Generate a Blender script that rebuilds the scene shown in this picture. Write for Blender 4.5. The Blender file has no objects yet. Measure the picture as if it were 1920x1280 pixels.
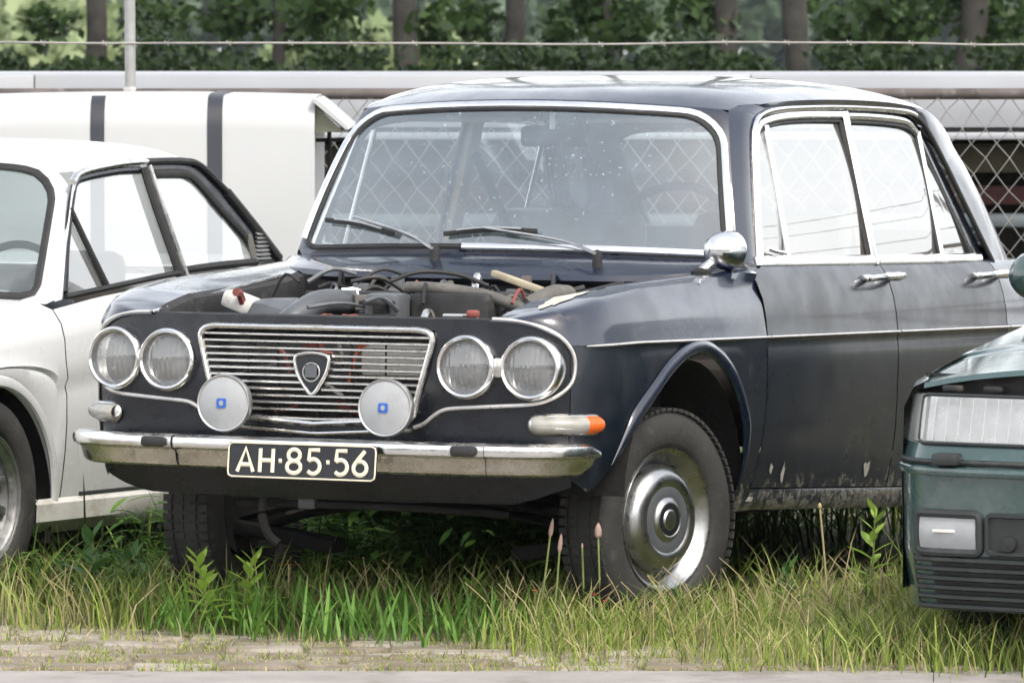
import bpy, bmesh, math, random
import numpy as np
from mathutils import Vector, Matrix
R = math.radians
random.seed(7); rng = np.random.default_rng(7)
scene = bpy.context.scene
COL = scene.collection
# ------------------------------------------------------------------ camera
PSI = R(26.0)
CAM = np.array([7.3209, -14.5111, 1.5581])
cd = bpy.data.cameras.new('camera'); cam = bpy.data.objects.new('camera', cd); COL.objects.link(cam)
cam.location = CAM; cam.rotation_euler = (R(90 - 2.816), 0, PSI)
cd.sensor_fit = 'HORIZONTAL'; cd.sensor_width = 36; cd.lens = 11180 / 1920 * 36
cd.clip_start = .5; cd.clip_end = 3000
cd.dof.use_dof = True; cd.dof.focus_distance = 15.4; cd.dof.aperture_fstop = 14
scene.camera = cam
# ------------------------------------------------------------------ world, sun, exposure
SUN_EL, SUN_AZ = 50, 120          # azimuth clockwise from +Y (a veiled sun behind the photographer's right shoulder)
w = bpy.data.worlds.new('World'); scene.world = w; w.use_nodes = True
nt = w.node_tree; nt.nodes.clear()
sky = nt.nodes.new('ShaderNodeTexSky'); sky.sky_type = 'NISHITA'; sky.sun_disc = False
sky.sun_elevation = R(SUN_EL); sky.sun_rotation = R(SUN_AZ); sky.air_density = 1.2; sky.dust_density = 5; sky.ozone_density = 1
hs = nt.nodes.new('ShaderNodeHueSaturation'); hs.inputs['Saturation'].default_value = .9
mx = nt.nodes.new('ShaderNodeMix'); mx.data_type = 'RGBA'; 
ge = nt.nodes.new('ShaderNodeTexCoord'); sp_ = nt.nodes.new('ShaderNodeSeparateXYZ'); nt.links.new(ge.outputs['Generated'], sp_.inputs[0])
vr = nt.nodes.new('ShaderNodeMapRange'); vr.interpolation_type = 'SMOOTHSTEP'; vr.inputs['From Min'].default_value = 0; vr.inputs['From Max'].default_value = .8; vr.inputs['To Min'].default_value = .62; vr.inputs['To Max'].default_value = .20
nt.links.new(sp_.outputs[2], vr.inputs['Value']); nt.links.new(vr.outputs[0], mx.inputs[0])      # milky towards the horizon, bluer overhead
mx.inputs[7].default_value = (20, 20.3, 20.6, 1)       # an even veil of thin cloud over the clear sky
bg = nt.nodes.new('ShaderNodeBackground'); bg.inputs[1].default_value = .13
wo = nt.nodes.new('ShaderNodeOutputWorld')
nt.links.new(sky.outputs[0], hs.inputs['Color']); nt.links.new(hs.outputs[0], mx.inputs[6])
nt.links.new(mx.outputs[2], bg.inputs[0]); nt.links.new(bg.outputs[0], wo.inputs[0])
sd = bpy.data.lights.new('sun', 'SUN'); sd.energy = 2.0; sd.angle = R(13); sd.color = (1, .96, .90)
so = bpy.data.objects.new('sun', sd); COL.objects.link(so)
az, el = R(SUN_AZ), R(SUN_EL)
sdir = Vector((math.sin(az) * math.cos(el), math.cos(az) * math.cos(el), math.sin(el)))
so.rotation_euler = sdir.to_track_quat('Z', 'Y').to_euler(); so.location = (0, -6, 12)
vs = scene.view_settings; vs.view_transform = 'Standard'; vs.look = 'None'; vs.exposure = 0.47; vs.gamma = 1
scene.render.engine = 'CYCLES'
# ------------------------------------------------------------------ helpers
def V(a, d, z=0.0):
    """road frame: a along the road (to the right), d across it, away from the photographer"""
    return np.array([CAM[0] + a * math.cos(PSI) - d * math.sin(PSI), CAM[1] + a * math.sin(PSI) + d * math.cos(PSI), z])

def link(o, parent=None):
    COL.objects.link(o)
    if parent is not None: o.parent = parent
    return o

def M(name, verts, faces, mat, parent=None, smooth=True, angle=38, mir=False, tag=None):
    vv = np.asarray(verts, float).reshape(-1, 3)
    if mir:
        vv = vv * np.array([-1, 1, 1]); faces = [tuple(reversed(f)) for f in faces]
    me = bpy.data.meshes.new(name)
    me.from_pydata([tuple(v) for v in vv.tolist()], [], [tuple(f) for f in faces]); me.update()
    if smooth:
        me.polygons.foreach_set('use_smooth', [True] * len(me.polygons))
        me.set_sharp_from_angle(angle=R(angle))
    if isinstance(mat, (list, tuple)):
        for m in mat: me.materials.append(m)
    else: me.materials.append(mat)
    o = link(bpy.data.objects.new(name, me), parent)
    if parent is not None and parent.get('world_frame'):
        o.matrix_parent_inverse = Matrix.Translation(-Vector(parent.location))
    if tag: setp(o, *tag)
    return o

def setp(o, label=None, cat=None, group=None, kind=None):
    if label: o['label'] = label
    if cat: o['category'] = cat
    if group: o['group'] = group
    if kind: o['kind'] = kind
    return o

def thing(name, label, cat, loc=(0, 0, 0), group=None, world=True):
    o = bpy.data.objects.new(name, None); o.location = tuple(loc); o.empty_display_size = .1
    COL.objects.link(o); setp(o, label, cat, group)
    if world: o['world_frame'] = 1
    return o

def interp(x, xs, ys): return float(np.interp(x, xs, ys))

def cr(pts, n, closed=False):
    """Catmull-Rom through pts, resampled to n points evenly by length"""
    P = np.asarray(pts, float)
    if closed: P = np.vstack([P[-1], P, P[0], P[1]])
    else: P = np.vstack([2 * P[0] - P[1], P, 2 * P[-1] - P[-2]])
    out = []
    for i in range(1, len(P) - 2):
        p0, p1, p2, p3 = P[i - 1:i + 3]
        for t in np.linspace(0, 1, 16, endpoint=False):
            out.append(.5 * (2 * p1 + (p2 - p0) * t + (2 * p0 - 5 * p1 + 4 * p2 - p3) * t * t + (3 * p1 - p0 - 3 * p2 + p3) * t ** 3))
    out.append(P[-2]); out = np.array(out)
    L = np.concatenate([[0], np.cumsum(np.linalg.norm(np.diff(out, axis=0), axis=1))])
    q = np.linspace(0, L[-1], n + 1 if closed else n)
    res = np.stack([np.interp(q, L, out[:, k]) for k in range(out.shape[1])], -1)
    return res[:-1] if closed else res

def gridfaces(nu, nv, cu=False, flip=False, off=0):
    f = []
    for i in range(nu if cu else nu - 1):
        for j in range(nv - 1):
            a, b = i * nv + j, ((i + 1) % nu) * nv + j
            q = (a + off, b + off, b + 1 + off, a + 1 + off)
            f.append(q[::-1] if flip else q)
    return f

def grid(name, A, mat, parent=None, flip=False, **k):
    A = np.asarray(A, float); return M(name, A.reshape(-1, 3), gridfaces(A.shape[0], A.shape[1], flip=flip), mat, parent, **k)

def tube_g(path, r, n=8, closed=False, hint=(0, 0, 1), r2=None, caps=True):
    P = np.asarray(path, float); m = len(P)
    T = np.roll(P, -1, 0) - np.roll(P, 1, 0) if closed else np.gradient(P, axis=0)
    T /= np.linalg.norm(T, axis=1)[:, None] + 1e-12
    hint = np.asarray(hint, float)
    if hint.ndim == 1: hint = np.tile(hint, (m, 1))
    rr = np.full(m, r) if np.isscalar(r) else np.asarray(r, float)
    r2 = rr if r2 is None else (np.full(m, r2) if np.isscalar(r2) else np.asarray(r2, float))
    vs_ = []
    for i in range(m):
        s = np.cross(T[i], hint[i]); L = np.linalg.norm(s)
        if L < 1e-6: s = np.cross(T[i], (1, 0.01, 0)); L = np.linalg.norm(s)
        s /= L; u = np.cross(s, T[i])
        for k in range(n):
            a = 2 * math.pi * k / n
            vs_.append(P[i] + s * math.cos(a) * rr[i] + u * math.sin(a) * r2[i])
    f = []
    for i in range(m if closed else m - 1):
        for k in range(n):
            f.append((i * n + k, ((i + 1) % m) * n + k, ((i + 1) % m) * n + (k + 1) % n, i * n + (k + 1) % n))
    if caps and not closed:
        f.append(tuple(range(n))); f.append(tuple((m - 1) * n + k for k in range(n))[::-1])
    return np.array(vs_), f

def tube(name, path, r, mat, parent=None, n=8, closed=False, hint=(0, 0, 1), r2=None, **k):
    v, f = tube_g(path, r, n, closed, hint, r2); return M(name, v, f, mat, parent, **k)

def join(gs):
    vs_, fs = [], []; o = 0
    for v, f in gs:
        vs_.append(np.asarray(v, float).reshape(-1, 3)); fs += [tuple(i + o for i in q) for q in f]; o += len(vs_[-1])
    return np.vstack(vs_), fs

def lathe_g(prof, n=40, axis='x', c=(0, 0, 0)):
    """prof: (along axis, radius)"""
    vs_ = []
    for k in range(n):
        a = 2 * math.pi * k / n; ca, sa = math.cos(a), math.sin(a)
        for t, r in prof:
            p = {'x': (t, r * ca, r * sa), 'y': (r * sa, t, r * ca), 'z': (r * ca, r * sa, t)}[axis]
            vs_.append(np.array(p) + c)
    return np.array(vs_), gridfaces(n, len(prof), cu=True)

def lathe(name, prof, mat, parent=None, n=40, axis='x', c=(0, 0, 0), **k):
    v, f = lathe_g(prof, n, axis, np.asarray(c, float)); return M(name, v, f, mat, parent, **k)

def box_g(c, s, bev=0.0, rot=None, seg=2):
    bm = bmesh.new(); bmesh.ops.create_cube(bm, size=1)
    for v in bm.verts: v.co = Vector((v.co.x * s[0], v.co.y * s[1], v.co.z * s[2]))
    if bev > 0: bmesh.ops.bevel(bm, geom=bm.edges[:], offset=bev, segments=seg, affect='EDGES', profile=.5)
    bm.verts.index_update()
    vs_ = [v.co.copy() for v in bm.verts]; fs = [tuple(v.index for v in f.verts) for f in bm.faces]; bm.free()
    if rot is not None: vs_ = [rot @ v for v in vs_]
    return np.array([tuple(v) for v in vs_]) + np.asarray(c, float), fs

def box(name, c, s, mat, parent=None, bev=.004, rot=None, **k):
    v, f = box_g(c, s, bev, rot); return M(name, v, f, mat, parent, **k)

def prism_g(poly, thick, fn):
    """2D outline -> solid; fn(p2, offset) gives the 3D point"""
    n = len(poly)
    vs_ = [fn(p, 0) for p in poly] + [fn(p, thick) for p in poly]
    f = [tuple(range(n)), tuple(range(2 * n - 1, n - 1, -1))] + [(i, i + n, (i + 1) % n + n, (i + 1) % n) for i in range(n)]
    return np.array(vs_), f

def rrect(u0, u1, v0, v1, r, n=6):
    """rounded rectangle; r = (bl, br, tr, tl) radii as (ru, rv)"""
    out = []
    for (cx, cy, sx, sy, a0, (ru, rv)) in ((u1, v0, -1, 1, -90, r[1]), (u1, v1, -1, -1, 0, r[2]), (u0, v1, 1, -1, 90, r[3]), (u0, v0, 1, 1, 180, r[0])):
        for k in range(n + 1):
            a = R(a0 + 90 * k / n); out.append((cx + sx * ru + ru * math.cos(a), cy + sy * rv + rv * math.sin(a)))
    return np.array(out)

def densify(poly, m, closed=True):
    P = np.asarray(poly, float); Q = np.vstack([P, P[:1]]) if closed else P
    L = np.concatenate([[0], np.cumsum(np.linalg.norm(np.diff(Q, axis=0), axis=1))])
    q = np.linspace(0, L[-1], m, endpoint=not closed)
    return np.stack([np.interp(q, L, Q[:, k]) for k in range(Q.shape[1])], -1)

def disc_patch(name, outline, fn, mat, parent=None, rings=6, **k):
    """fills an outline given in a surface's own (u, v) with concentric rings"""
    O = np.asarray(outline, float); c = O.mean(0); n = len(O)
    vs_ = []
    for s in np.linspace(1, 0.02, rings):
        vs_ += [fn(*(c + (p - c) * s)) for p in O]
    f = []
    for i in range(rings - 1):
        for j in range(n):
            f.append((i * n + j, i * n + (j + 1) % n, (i + 1) * n + (j + 1) % n, (i + 1) * n + j))
    f.append(tuple((rings - 1) * n + j for j in range(n)))
    return M(name, vs_, f, mat, parent, **k)

def ripple_lens(name, fr, R0, dome, mat, parent, per=.015, amp=.0008, base=.004):
    # round glass with upright flutes
    c, r_, u, nn = fr; vs_ = []; NA, NRr = 120, 26
    for i in range(NA):
        a = 2 * math.pi * i / NA
        for k in range(NRr):
            r = R0 * (1 - k / (NRr - .9)); x, y = r * math.cos(a), r * math.sin(a); f = r / R0
            o = base + dome * (1 - f * f) + amp * math.sin(2 * math.pi * x / per) * min(1, (1 - f) * 8)
            vs_.append(c + nn * o + r_ * x + u * y)
    return M(name, vs_, gridfaces(NA, NRr, cu=True), mat, parent, angle=80)

# ------------------------------------------------------------------ materials
def pbr(name, col, rough=.5, metal=0, var=.12, scale=6, col2=None, spots=None, bump=0, bscale=60, rvar=.1, spec=.5, coat=0, dirt=None, trans=0, coords='obj'):
    m = bpy.data.materials.new(name); m.use_nodes = True; t = m.node_tree; b = t.nodes['Principled BSDF']
    L = t.links.new
    tc = t.nodes.new('ShaderNodeTexCoord')
    if coords == 'pos':
        gq = t.nodes.new('ShaderNodeNewGeometry'); tc = type('x', (), {'outputs': {'Object': gq.outputs['Position']}})
    nz = t.nodes.new('ShaderNodeTexNoise'); nz.inputs['Scale'].default_value = scale; nz.inputs['Detail'].default_value = 6; nz.inputs['Roughness'].default_value = .6
    L(tc.outputs['Object'], nz.inputs['Vector'])
    rp = t.nodes.new('ShaderNodeValToRGB'); rp.color_ramp.elements[0].position = .3; rp.color_ramp.elements[1].position = .7
    c1 = np.array(col); c2 = np.array(col2) if col2 is not None else c1 * (1 + var)
    c0 = c1 if col2 is not None else c1 * (1 - var)
    rp.color_ramp.elements[0].color = (*c0, 1); rp.color_ramp.elements[1].color = (*c2, 1)
    L(nz.outputs['Fac'], rp.inputs['Fac']); out = rp.outputs['Color']
    rmap = t.nodes.new('ShaderNodeMapRange'); rmap.inputs['From Min'].default_value = .3; rmap.inputs['From Max'].default_value = .7
    rmap.inputs['To Min'].default_value = max(0, rough - rvar); rmap.inputs['To Max'].default_value = min(1, rough + rvar)
    nz2 = t.nodes.new('ShaderNodeTexNoise'); nz2.inputs['Scale'].default_value = scale * 2.7; nz2.inputs['Detail'].default_value = 5
    L(tc.outputs['Object'], nz2.inputs['Vector']); L(nz2.outputs['Fac'], rmap.inputs['Value']); ro = rmap.outputs[0]
    if dirt:                                                     # (colour, scale, threshold, strength): patches of dust, rust or bare filler
        for (dc, ds, th, st) in dirt:
            n3 = t.nodes.new('ShaderNodeTexNoise'); n3.inputs['Scale'].default_value = ds; n3.inputs['Detail'].default_value = 9; n3.inputs['Roughness'].default_value = .7
            L(tc.outputs['Object'], n3.inputs['Vector'])
            mr = t.nodes.new('ShaderNodeMapRange'); mr.inputs['From Min'].default_value = th; mr.inputs['From Max'].default_value = th + .12
            mr.inputs['To Max'].default_value = st; L(n3.outputs['Fac'], mr.inputs['Value'])
            mi = t.nodes.new('ShaderNodeMix'); mi.data_type = 'RGBA'; L(mr.outputs[0], mi.inputs[0]); L(out, mi.inputs[6]); mi.inputs[7].default_value = (*dc, 1); out = mi.outputs[2]
            mf = t.nodes.new('ShaderNodeMix'); mf.data_type = 'FLOAT'; L(mr.outputs[0], mf.inputs[0]); L(ro, mf.inputs[2]); mf.inputs[3].default_value = .8; ro = mf.outputs[0]
    L(out, b.inputs['Base Color']); L(ro, b.inputs['Roughness'])
    b.inputs['Metallic'].default_value = metal; b.inputs['Specular IOR Level'].default_value = spec; b.inputs['Coat Weight'].default_value = coat
    b.inputs['Coat Roughness'].default_value = .09
    if bump:
        bn = t.nodes.new('ShaderNodeBump'); bn.inputs['Strength'].default_value = bump; bn.inputs['Distance'].default_value = .01
        n4 = t.nodes.new('ShaderNodeTexNoise'); n4.inputs['Scale'].default_value = bscale; n4.inputs['Detail'].default_value = 4
        L(tc.outputs['Object'], n4.inputs['Vector']); L(n4.outputs['Fac'], bn.inputs['Height']); L(bn.outputs[0], b.inputs['Normal'])
    return m

def leafmat(name, col, col2, rough=.55, trans=.25, attr=False, scale=3):
    m = bpy.data.materials.new(name); m.use_nodes = True; t = m.node_tree; L = t.links.new
    b = t.nodes['Principled BSDF']; b.inputs['Roughness'].default_value = rough; b.inputs['Specular IOR Level'].default_value = .25
    if attr:
        at = t.nodes.new('ShaderNodeAttribute'); at.attribute_name = 'Col'; src = at.outputs['Color']
    else:
        g = t.nodes.new('ShaderNodeNewGeometry'); rp = t.nodes.new('ShaderNodeValToRGB')
        rp.color_ramp.elements[0].color = (*col, 1); rp.color_ramp.elements[1].color = (*col2, 1)
        L(g.outputs['Random Per Island'], rp.inputs['Fac']); src = rp.outputs['Color']
    L(src, b.inputs['Base Color'])
    tr = t.nodes.new('ShaderNodeBsdfTranslucent'); L(src, tr.inputs['Color'])
    ms = t.nodes.new('ShaderNodeMixShader'); ms.inputs[0].default_value = trans
    L(b.outputs[0], ms.inputs[1]); L(tr.outputs[0], ms.inputs[2]); L(ms.outputs[0], t.nodes['Material Output'].inputs[0])
    return m

def glass(name, tint=(.86, .92, .93), dust=.12, dustcol=(.55, .58, .58), spots=.5, dscale=7, refl=1.0, ior=1.95):
    """thin old pane: clear sheet that mirrors by angle, with an uneven film of dust and dried drops"""
    m = bpy.data.materials.new(name); m.use_nodes = True; t = m.node_tree; t.nodes.remove(t.nodes['Principled BSDF']); L = t.links.new
    tr = t.nodes.new('ShaderNodeBsdfTransparent'); tr.inputs[0].default_value = (*tint, 1)
    gl = t.nodes.new('ShaderNodeBsdfGlossy'); gl.inputs['Roughness'].default_value = .015; gl.inputs[0].default_value = (refl, refl, refl, 1)
    lw_ = t.nodes.new('ShaderNodeLayerWeight'); lw_.inputs[0].default_value = .5; pw_ = t.nodes.new('ShaderNodeMath'); pw_.operation = 'POWER'; pw_.inputs[1].default_value = 5; L(lw_.outputs['Facing'], pw_.inputs[0])
    r0 = ((ior - 1) / (ior + 1)) ** 2; fr = t.nodes.new('ShaderNodeMapRange'); fr.inputs['To Min'].default_value = r0; fr.inputs['To Max'].default_value = 1; L(pw_.outputs[0], fr.inputs['Value'])   # the same from either side, as for a thin sheet
    m1 = t.nodes.new('ShaderNodeMixShader'); L(fr.outputs[0], m1.inputs[0]); L(tr.outputs[0], m1.inputs[1]); L(gl.outputs[0], m1.inputs[2])
    df = t.nodes.new('ShaderNodeBsdfDiffuse'); df.inputs[0].default_value = (*dustcol, 1)
    tl = t.nodes.new('ShaderNodeBsdfTranslucent'); tl.inputs[0].default_value = (*dustcol, 1)
    m3 = t.nodes.new('ShaderNodeMixShader'); m3.inputs[0].default_value = .2; L(df.outputs[0], m3.inputs[1]); L(tl.outputs[0], m3.inputs[2])
    tc = t.nodes.new('ShaderNodeTexCoord')
    n1 = t.nodes.new('ShaderNodeTexNoise'); n1.inputs['Scale'].default_value = dscale; n1.inputs['Detail'].default_value = 8; n1.inputs['Roughness'].default_value = .65
    L(tc.outputs['Object'], n1.inputs['Vector'])
    r1 = t.nodes.new('ShaderNodeMapRange'); r1.inputs['From Min'].default_value = .25; r1.inputs['From Max'].default_value = .75
    r1.inputs['To Min'].default_value = dust * .55; r1.inputs['To Max'].default_value = dust * 1.6; L(n1.outputs['Fac'], r1.inputs['Value'])
    n2 = t.nodes.new('ShaderNodeTexNoise'); n2.inputs['Scale'].default_value = 85; n2.inputs['Detail'].default_value = 2; L(tc.outputs['Object'], n2.inputs['Vector'])
    n5 = t.nodes.new('ShaderNodeTexNoise'); n5.inputs['Scale'].default_value = 3.2; L(tc.outputs['Object'], n5.inputs['Vector'])
    r5 = t.nodes.new('ShaderNodeMapRange'); r5.inputs['From Min'].default_value = .4; r5.inputs['From Max'].default_value = .65; L(n5.outputs['Fac'], r5.inputs['Value'])
    r2 = t.nodes.new('ShaderNodeMapRange'); r2.inputs['From Min'].default_value = .66; r2.inputs['From Max'].default_value = .74; r2.inputs['To Max'].default_value = spots
    L(n2.outputs['Fac'], r2.inputs['Value'])
    mu = t.nodes.new('ShaderNodeMath'); mu.operation = 'MULTIPLY'; L(r2.outputs[0], mu.inputs[0]); L(r5.outputs[0], mu.inputs[1])
    ad = t.nodes.new('ShaderNodeMath'); ad.operation = 'ADD'; ad.use_clamp = True; L(r1.outputs[0], ad.inputs[0]); L(mu.outputs[0], ad.inputs[1])
    m2 = t.nodes.new('ShaderNodeMixShader'); L(ad.outputs[0], m2.inputs[0]); L(m1.outputs[0], m2.inputs[1]); L(m3.outputs[0], m2.inputs[2])
    L(m2.outputs[0], t.nodes['Material Output'].inputs[0])
    return m

DUST = (.16, .155, .145)
navy = pbr('navy_paint', (.0042, .0088, .025), .32, var=.35, scale=3, rvar=.16, coat=1, spec=.42, dirt=[((.03, .034, .042), 2.2, .50, .22), ((.14, .13, .11), 22, .735, .4)])
navy_low = pbr('navy_paint_scuffed', (.0042, .007, .0135), .34, var=.4, scale=4, rvar=.1, coat=.5, spec=.32, dirt=[((.028, .03, .031), 2.6, .48, .28), ((.20, .19, .17), 19, .73, .4)])
mask_black = pbr('mask_paint', (.005, .0065, .011), .3, var=.3, scale=8, dirt=[(DUST, 9, .66, .12)])
black = pbr('black_underbody', (.008, .0075, .007), .9, var=.5, scale=9, dirt=[((.025, .022, .018), 6, .55, .6)], bump=.3)
bay_black = pbr('bay_paint', (.018, .018, .019), .7, var=.5, scale=9, dirt=[((.09, .08, .065), 12, .55, .6)])
rubber = pbr('rubber', (.016, .016, .016), .65, var=.25, scale=9, bump=.1)
tyre_m = pbr('tyre_rubber', (.030, .029, .027), .75, var=.3, scale=8, dirt=[((.085, .078, .066), 14, .56, .55)], bump=.2, bscale=90)
chrome = pbr('chrome', (.80, .80, .80), .2, 1, var=.1, scale=9, rvar=.1, dirt=[((.26, .24, .20), 30, .60, .5)])
hub_chrome = pbr('hub_chrome', (.46, .46, .455), .30, 1, var=.1, scale=9, rvar=.08, dirt=[((.30, .28, .24), 16, .58, .35)])
chrome2 = pbr('worn_chrome', (.64, .635, .62), .26, 1, var=.12, scale=12, rvar=.1, dirt=[((.27, .24, .18), 18, .52, .6), ((.12, .07, .04), 40, .68, .6)])
alu = pbr('dull_aluminium', (.55, .55, .54), .42, 1, var=.1, scale=14, dirt=[((.30, .29, .26), 20, .6, .4)])
trim_m = pbr('trim_strip', (.62, .60, .58), .35, .7, var=.12, scale=14, dirt=[((.2, .18, .16), 18, .58, .5)])
white_plastic = pbr('white_plastic', (.62, .60, .56), .5, var=.1, scale=10, dirt=[((.2, .17, .13), 14, .58, .5)])
grey_plastic = pbr('grey_enamel', (.075, .082, .09), .45, var=.2, scale=9, dirt=[((.1, .09, .07), 16, .56, .5)])
red_wire = pbr('red_wire', (.20, .05, .04), .6, var=.3, scale=20)
orange_m = pbr('orange_lens', (.62, .115, .02), .25, var=.1, scale=20)
blue_m = pbr('blue_badge', (.02, .10, .42), .4)
hose_m = pbr('dusty_hose', (.10, .095, .085), .7, var=.3, scale=14, dirt=[((.2, .18, .15), 18, .56, .5)])
wood_m = pbr('pale_lath', (.32, .28, .20), .8, var=.3, scale=20)
cream = pbr('plate_paint', (.74, .68, .52), .5, var=.12, scale=25, dirt=[((.3, .26, .18), 40, .62, .5)])
plate_black = pbr('plate_black', (.008, .009, .012), .45, var=.2, scale=20, dirt=[(DUST, 30, .64, .15)])
seat_m = pbr('seat_vinyl', (.10, .085, .075), .6, var=.2, scale=8)
tan_m = pbr('tan_trim', (.42, .33, .25), .7, var=.15, scale=8)
headliner = pbr('headliner', (.35, .34, .31), .9, var=.1, scale=5)
lens_m = pbr('ribbed_lens', (.52, .53, .53), .12, 0, var=.12, scale=14, rvar=.05, spec=.9, dirt=[((.3, .29, .26), 20, .55, .4)])
fog_m = pbr('ribbed_cover', (.32, .33, .34), .4, 0, var=.07, scale=20, bump=.06, bscale=160, dirt=[((.27, .26, .24), 12, .56, .35)])
amberclear = pbr('clear_lens', (.30, .29, .26), .15, 0, var=.2, scale=25, spec=.8)
ws_glass = glass('windscreen_glass', (.95, .98, .98), .10, (.50, .66, .78), .6, ior=2.5)
side_glass = glass('side_glass', (.94, .97, .97), .06, (.84, .84, .82), .15, 4, ior=3.6)
head_glass = glass('headlamp_glass', (.97, .97, .97), .22, (.66, .67, .66), .2, 14)
white_paint = pbr('white_paint', (.56, .57, .57), .3, var=.03, scale=4, coat=.25, dirt=[((.46, .44, .39), 5, .6, .25), ((.30, .27, .21), 26, .70, .5)])
white_low = pbr('white_paint_grimy', (.60, .59, .55), .5, var=.08, scale=6, dirt=[((.33, .31, .25), 7, .5, .6)])
white_box = pbr('white_panel', (.41, .417, .417), .5, var=.03, scale=3, dirt=[((.42, .40, .34), 3, .58, .35), ((.3, .27, .2), 30, .70, .4)])
dark_blue = pbr('dark_stripe', (.022, .024, .032), .5, var=.2)
green_paint = pbr('green_paint', (.034, .068, .065), .28, 0, var=.15, scale=4, coat=1, dirt=[((.15, .16, .165), 5, .50, .3)])
green_black = pbr('dark_plastic', (.02, .024, .024), .55, var=.2, scale=9, dirt=[((.06, .06, .055), 9, .55, .5)])
steel = pbr('galvanised_steel', (.40, .40, .39), .55, .6, var=.15, scale=16, dirt=[((.16, .10, .06), 12, .62, .5)])
rust_rail = pbr('rusty_rail', (.10, .085, .08), .75, .2, var=.45, scale=5, dirt=[((.25, .23, .22), 9, .56, .6)])
wire_m = pbr('wire', (.30, .29, .275), .55, .5, var=.25, scale=8)

def low_wear(mat, z0, z1, col, thr):
    """chipped paint and rust that gathers along the bottom edge of the panels"""
    t = mat.node_tree; L = t.links.new; b = t.nodes['Principled BSDF']; src = b.inputs['Base Color'].links[0].from_socket
    tc = t.nodes.new('ShaderNodeTexCoord'); sx = t.nodes.new('ShaderNodeSeparateXYZ'); L(tc.outputs['Object'], sx.inputs[0])
    mz = t.nodes.new('ShaderNodeMapRange'); mz.inputs['From Min'].default_value = z0; mz.inputs['From Max'].default_value = z1; mz.inputs['To Min'].default_value = .16; mz.inputs['To Max'].default_value = -.25; L(sx.outputs[2], mz.inputs['Value'])
    n = t.nodes.new('ShaderNodeTexNoise'); n.inputs['Scale'].default_value = 26; n.inputs['Detail'].default_value = 8; n.inputs['Roughness'].default_value = .7; L(tc.outputs['Object'], n.inputs['Vector'])
    ad = t.nodes.new('ShaderNodeMath'); ad.operation = 'ADD'; L(n.outputs['Fac'], ad.inputs[0]); L(mz.outputs[0], ad.inputs[1])
    mr = t.nodes.new('ShaderNodeMapRange'); mr.inputs['From Min'].default_value = thr; mr.inputs['From Max'].default_value = thr + .05; mr.inputs['To Max'].default_value = .85; L(ad.outputs[0], mr.inputs['Value'])
    n2 = t.nodes.new('ShaderNodeTexNoise'); n2.inputs['Scale'].default_value = 60; L(tc.outputs['Object'], n2.inputs['Vector'])
    rp = t.nodes.new('ShaderNodeValToRGB'); rp.color_ramp.elements[0].position = .35; rp.color_ramp.elements[1].position = .65
    rp.color_ramp.elements[0].color = (.07, .05, .04, 1); rp.color_ramp.elements[1].color = (*col, 1); L(n2.outputs['Fac'], rp.inputs['Fac'])
    mi = t.nodes.new('ShaderNodeMix'); mi.data_type = 'RGBA'; L(mr.outputs[0], mi.inputs[0]); L(src, mi.inputs[6]); L(rp.outputs[0], mi.inputs[7]); L(mi.outputs[2], b.inputs['Base Color'])
low_wear(navy_low, .25, .45, (.20, .21, .19), .60)
low_wear(white_paint, .22, .36, (.30, .27, .20), .70)
# ================================================================== the dark blue saloon (built in its own frame: x to its left, y to its tail, z up)
TH = R(1.5)
car = thing('saloon_car', 'dark blue four-door saloon without a bonnet, twin round headlamps and two round driving lamps', 'car', world=False)
car.location = (0, 2.48 - 2.48 * math.cos(TH), 2.48 * math.sin(TH)); car.rotation_euler = (-TH, 0, 0)
PLAN = cr([(0, -.705), (.25, -.701), (.45, -.69), (.58, -.674), (.655, -.648), (.712, -.60), (.750, -.52), (.768, -.40), (.776, -.25), (.778, 0), (.778, .5), (.778, 1.5), (.776, 2.2), (.768, 2.7), (.745, 3.08), (.69, 3.26), (.52, 3.34), (0, 3.37)], 700)
PN = np.gradient(PLAN, axis=0); PN = np.stack([PN[:, 1], -PN[:, 0]], -1); PN /= np.linalg.norm(PN, axis=1)[:, None]
i_corner = int(np.argmin(np.abs(PLAN[:300, 0] - .705)))
def plan_at_x(x):
    i = np.interp(x, PLAN[:i_corner + 30, 0], np.arange(i_corner + 30)); return i
def plan_at_y(y):
    return np.interp(y, PLAN[i_corner - 20:, 1], np.arange(i_corner - 20, len(PLAN)))
def plan(i):
    k = np.arange(len(PLAN)); p = np.array([np.interp(i, k, PLAN[:, 0]), np.interp(i, k, PLAN[:, 1])])
    n = np.array([np.interp(i, k, PN[:, 0]), np.interp(i, k, PN[:, 1])]); return p, n / np.linalg.norm(n)
def yfront(x): return plan(plan_at_x(abs(x)))[0][1]
ZC = ([-.72, -.67, -.62, -.58, -.46, -.2, .17, .47, .6], [.764, .770, .787, .803, .832, .860, .882, .900, .906])
XI = ([-.7, .08, .22, .38, .49], [.515, .525, .555, .60, .62])
def zc_(y): return interp(y, *ZC)
def dlow(z):   # inward offset of the side below the crease
    return interp(z, [.20, .25, .30, .38, .48, .60, .68, .695, .705], [.062, .05, .034, .016, .004, 0, .0015, .004, .002])
ARCH = cr([(-.545, .325), (-.50, .352), (-.43, .425), (-.351, .508), (-.255, .572), (-.165, .626), (-.06, .668), (.04, .681), (.13, .662), (.215, .618), (.285, .555), (.333, .485), (.358, .41), (.366, .33), (.367, .24)], 60)
def arch_cols():
    A = ARCH.copy()
    for i in range(1, len(A)):
        if A[i, 0] <= A[i - 1, 0]: A[i, 0] = A[i - 1, 0] + .0004
    return A
ZT = ([.0, .50, .58, .62, .655, .68, .695, .705], [.771, .771, .767, .759, .744, .728, .719, .712])
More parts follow.
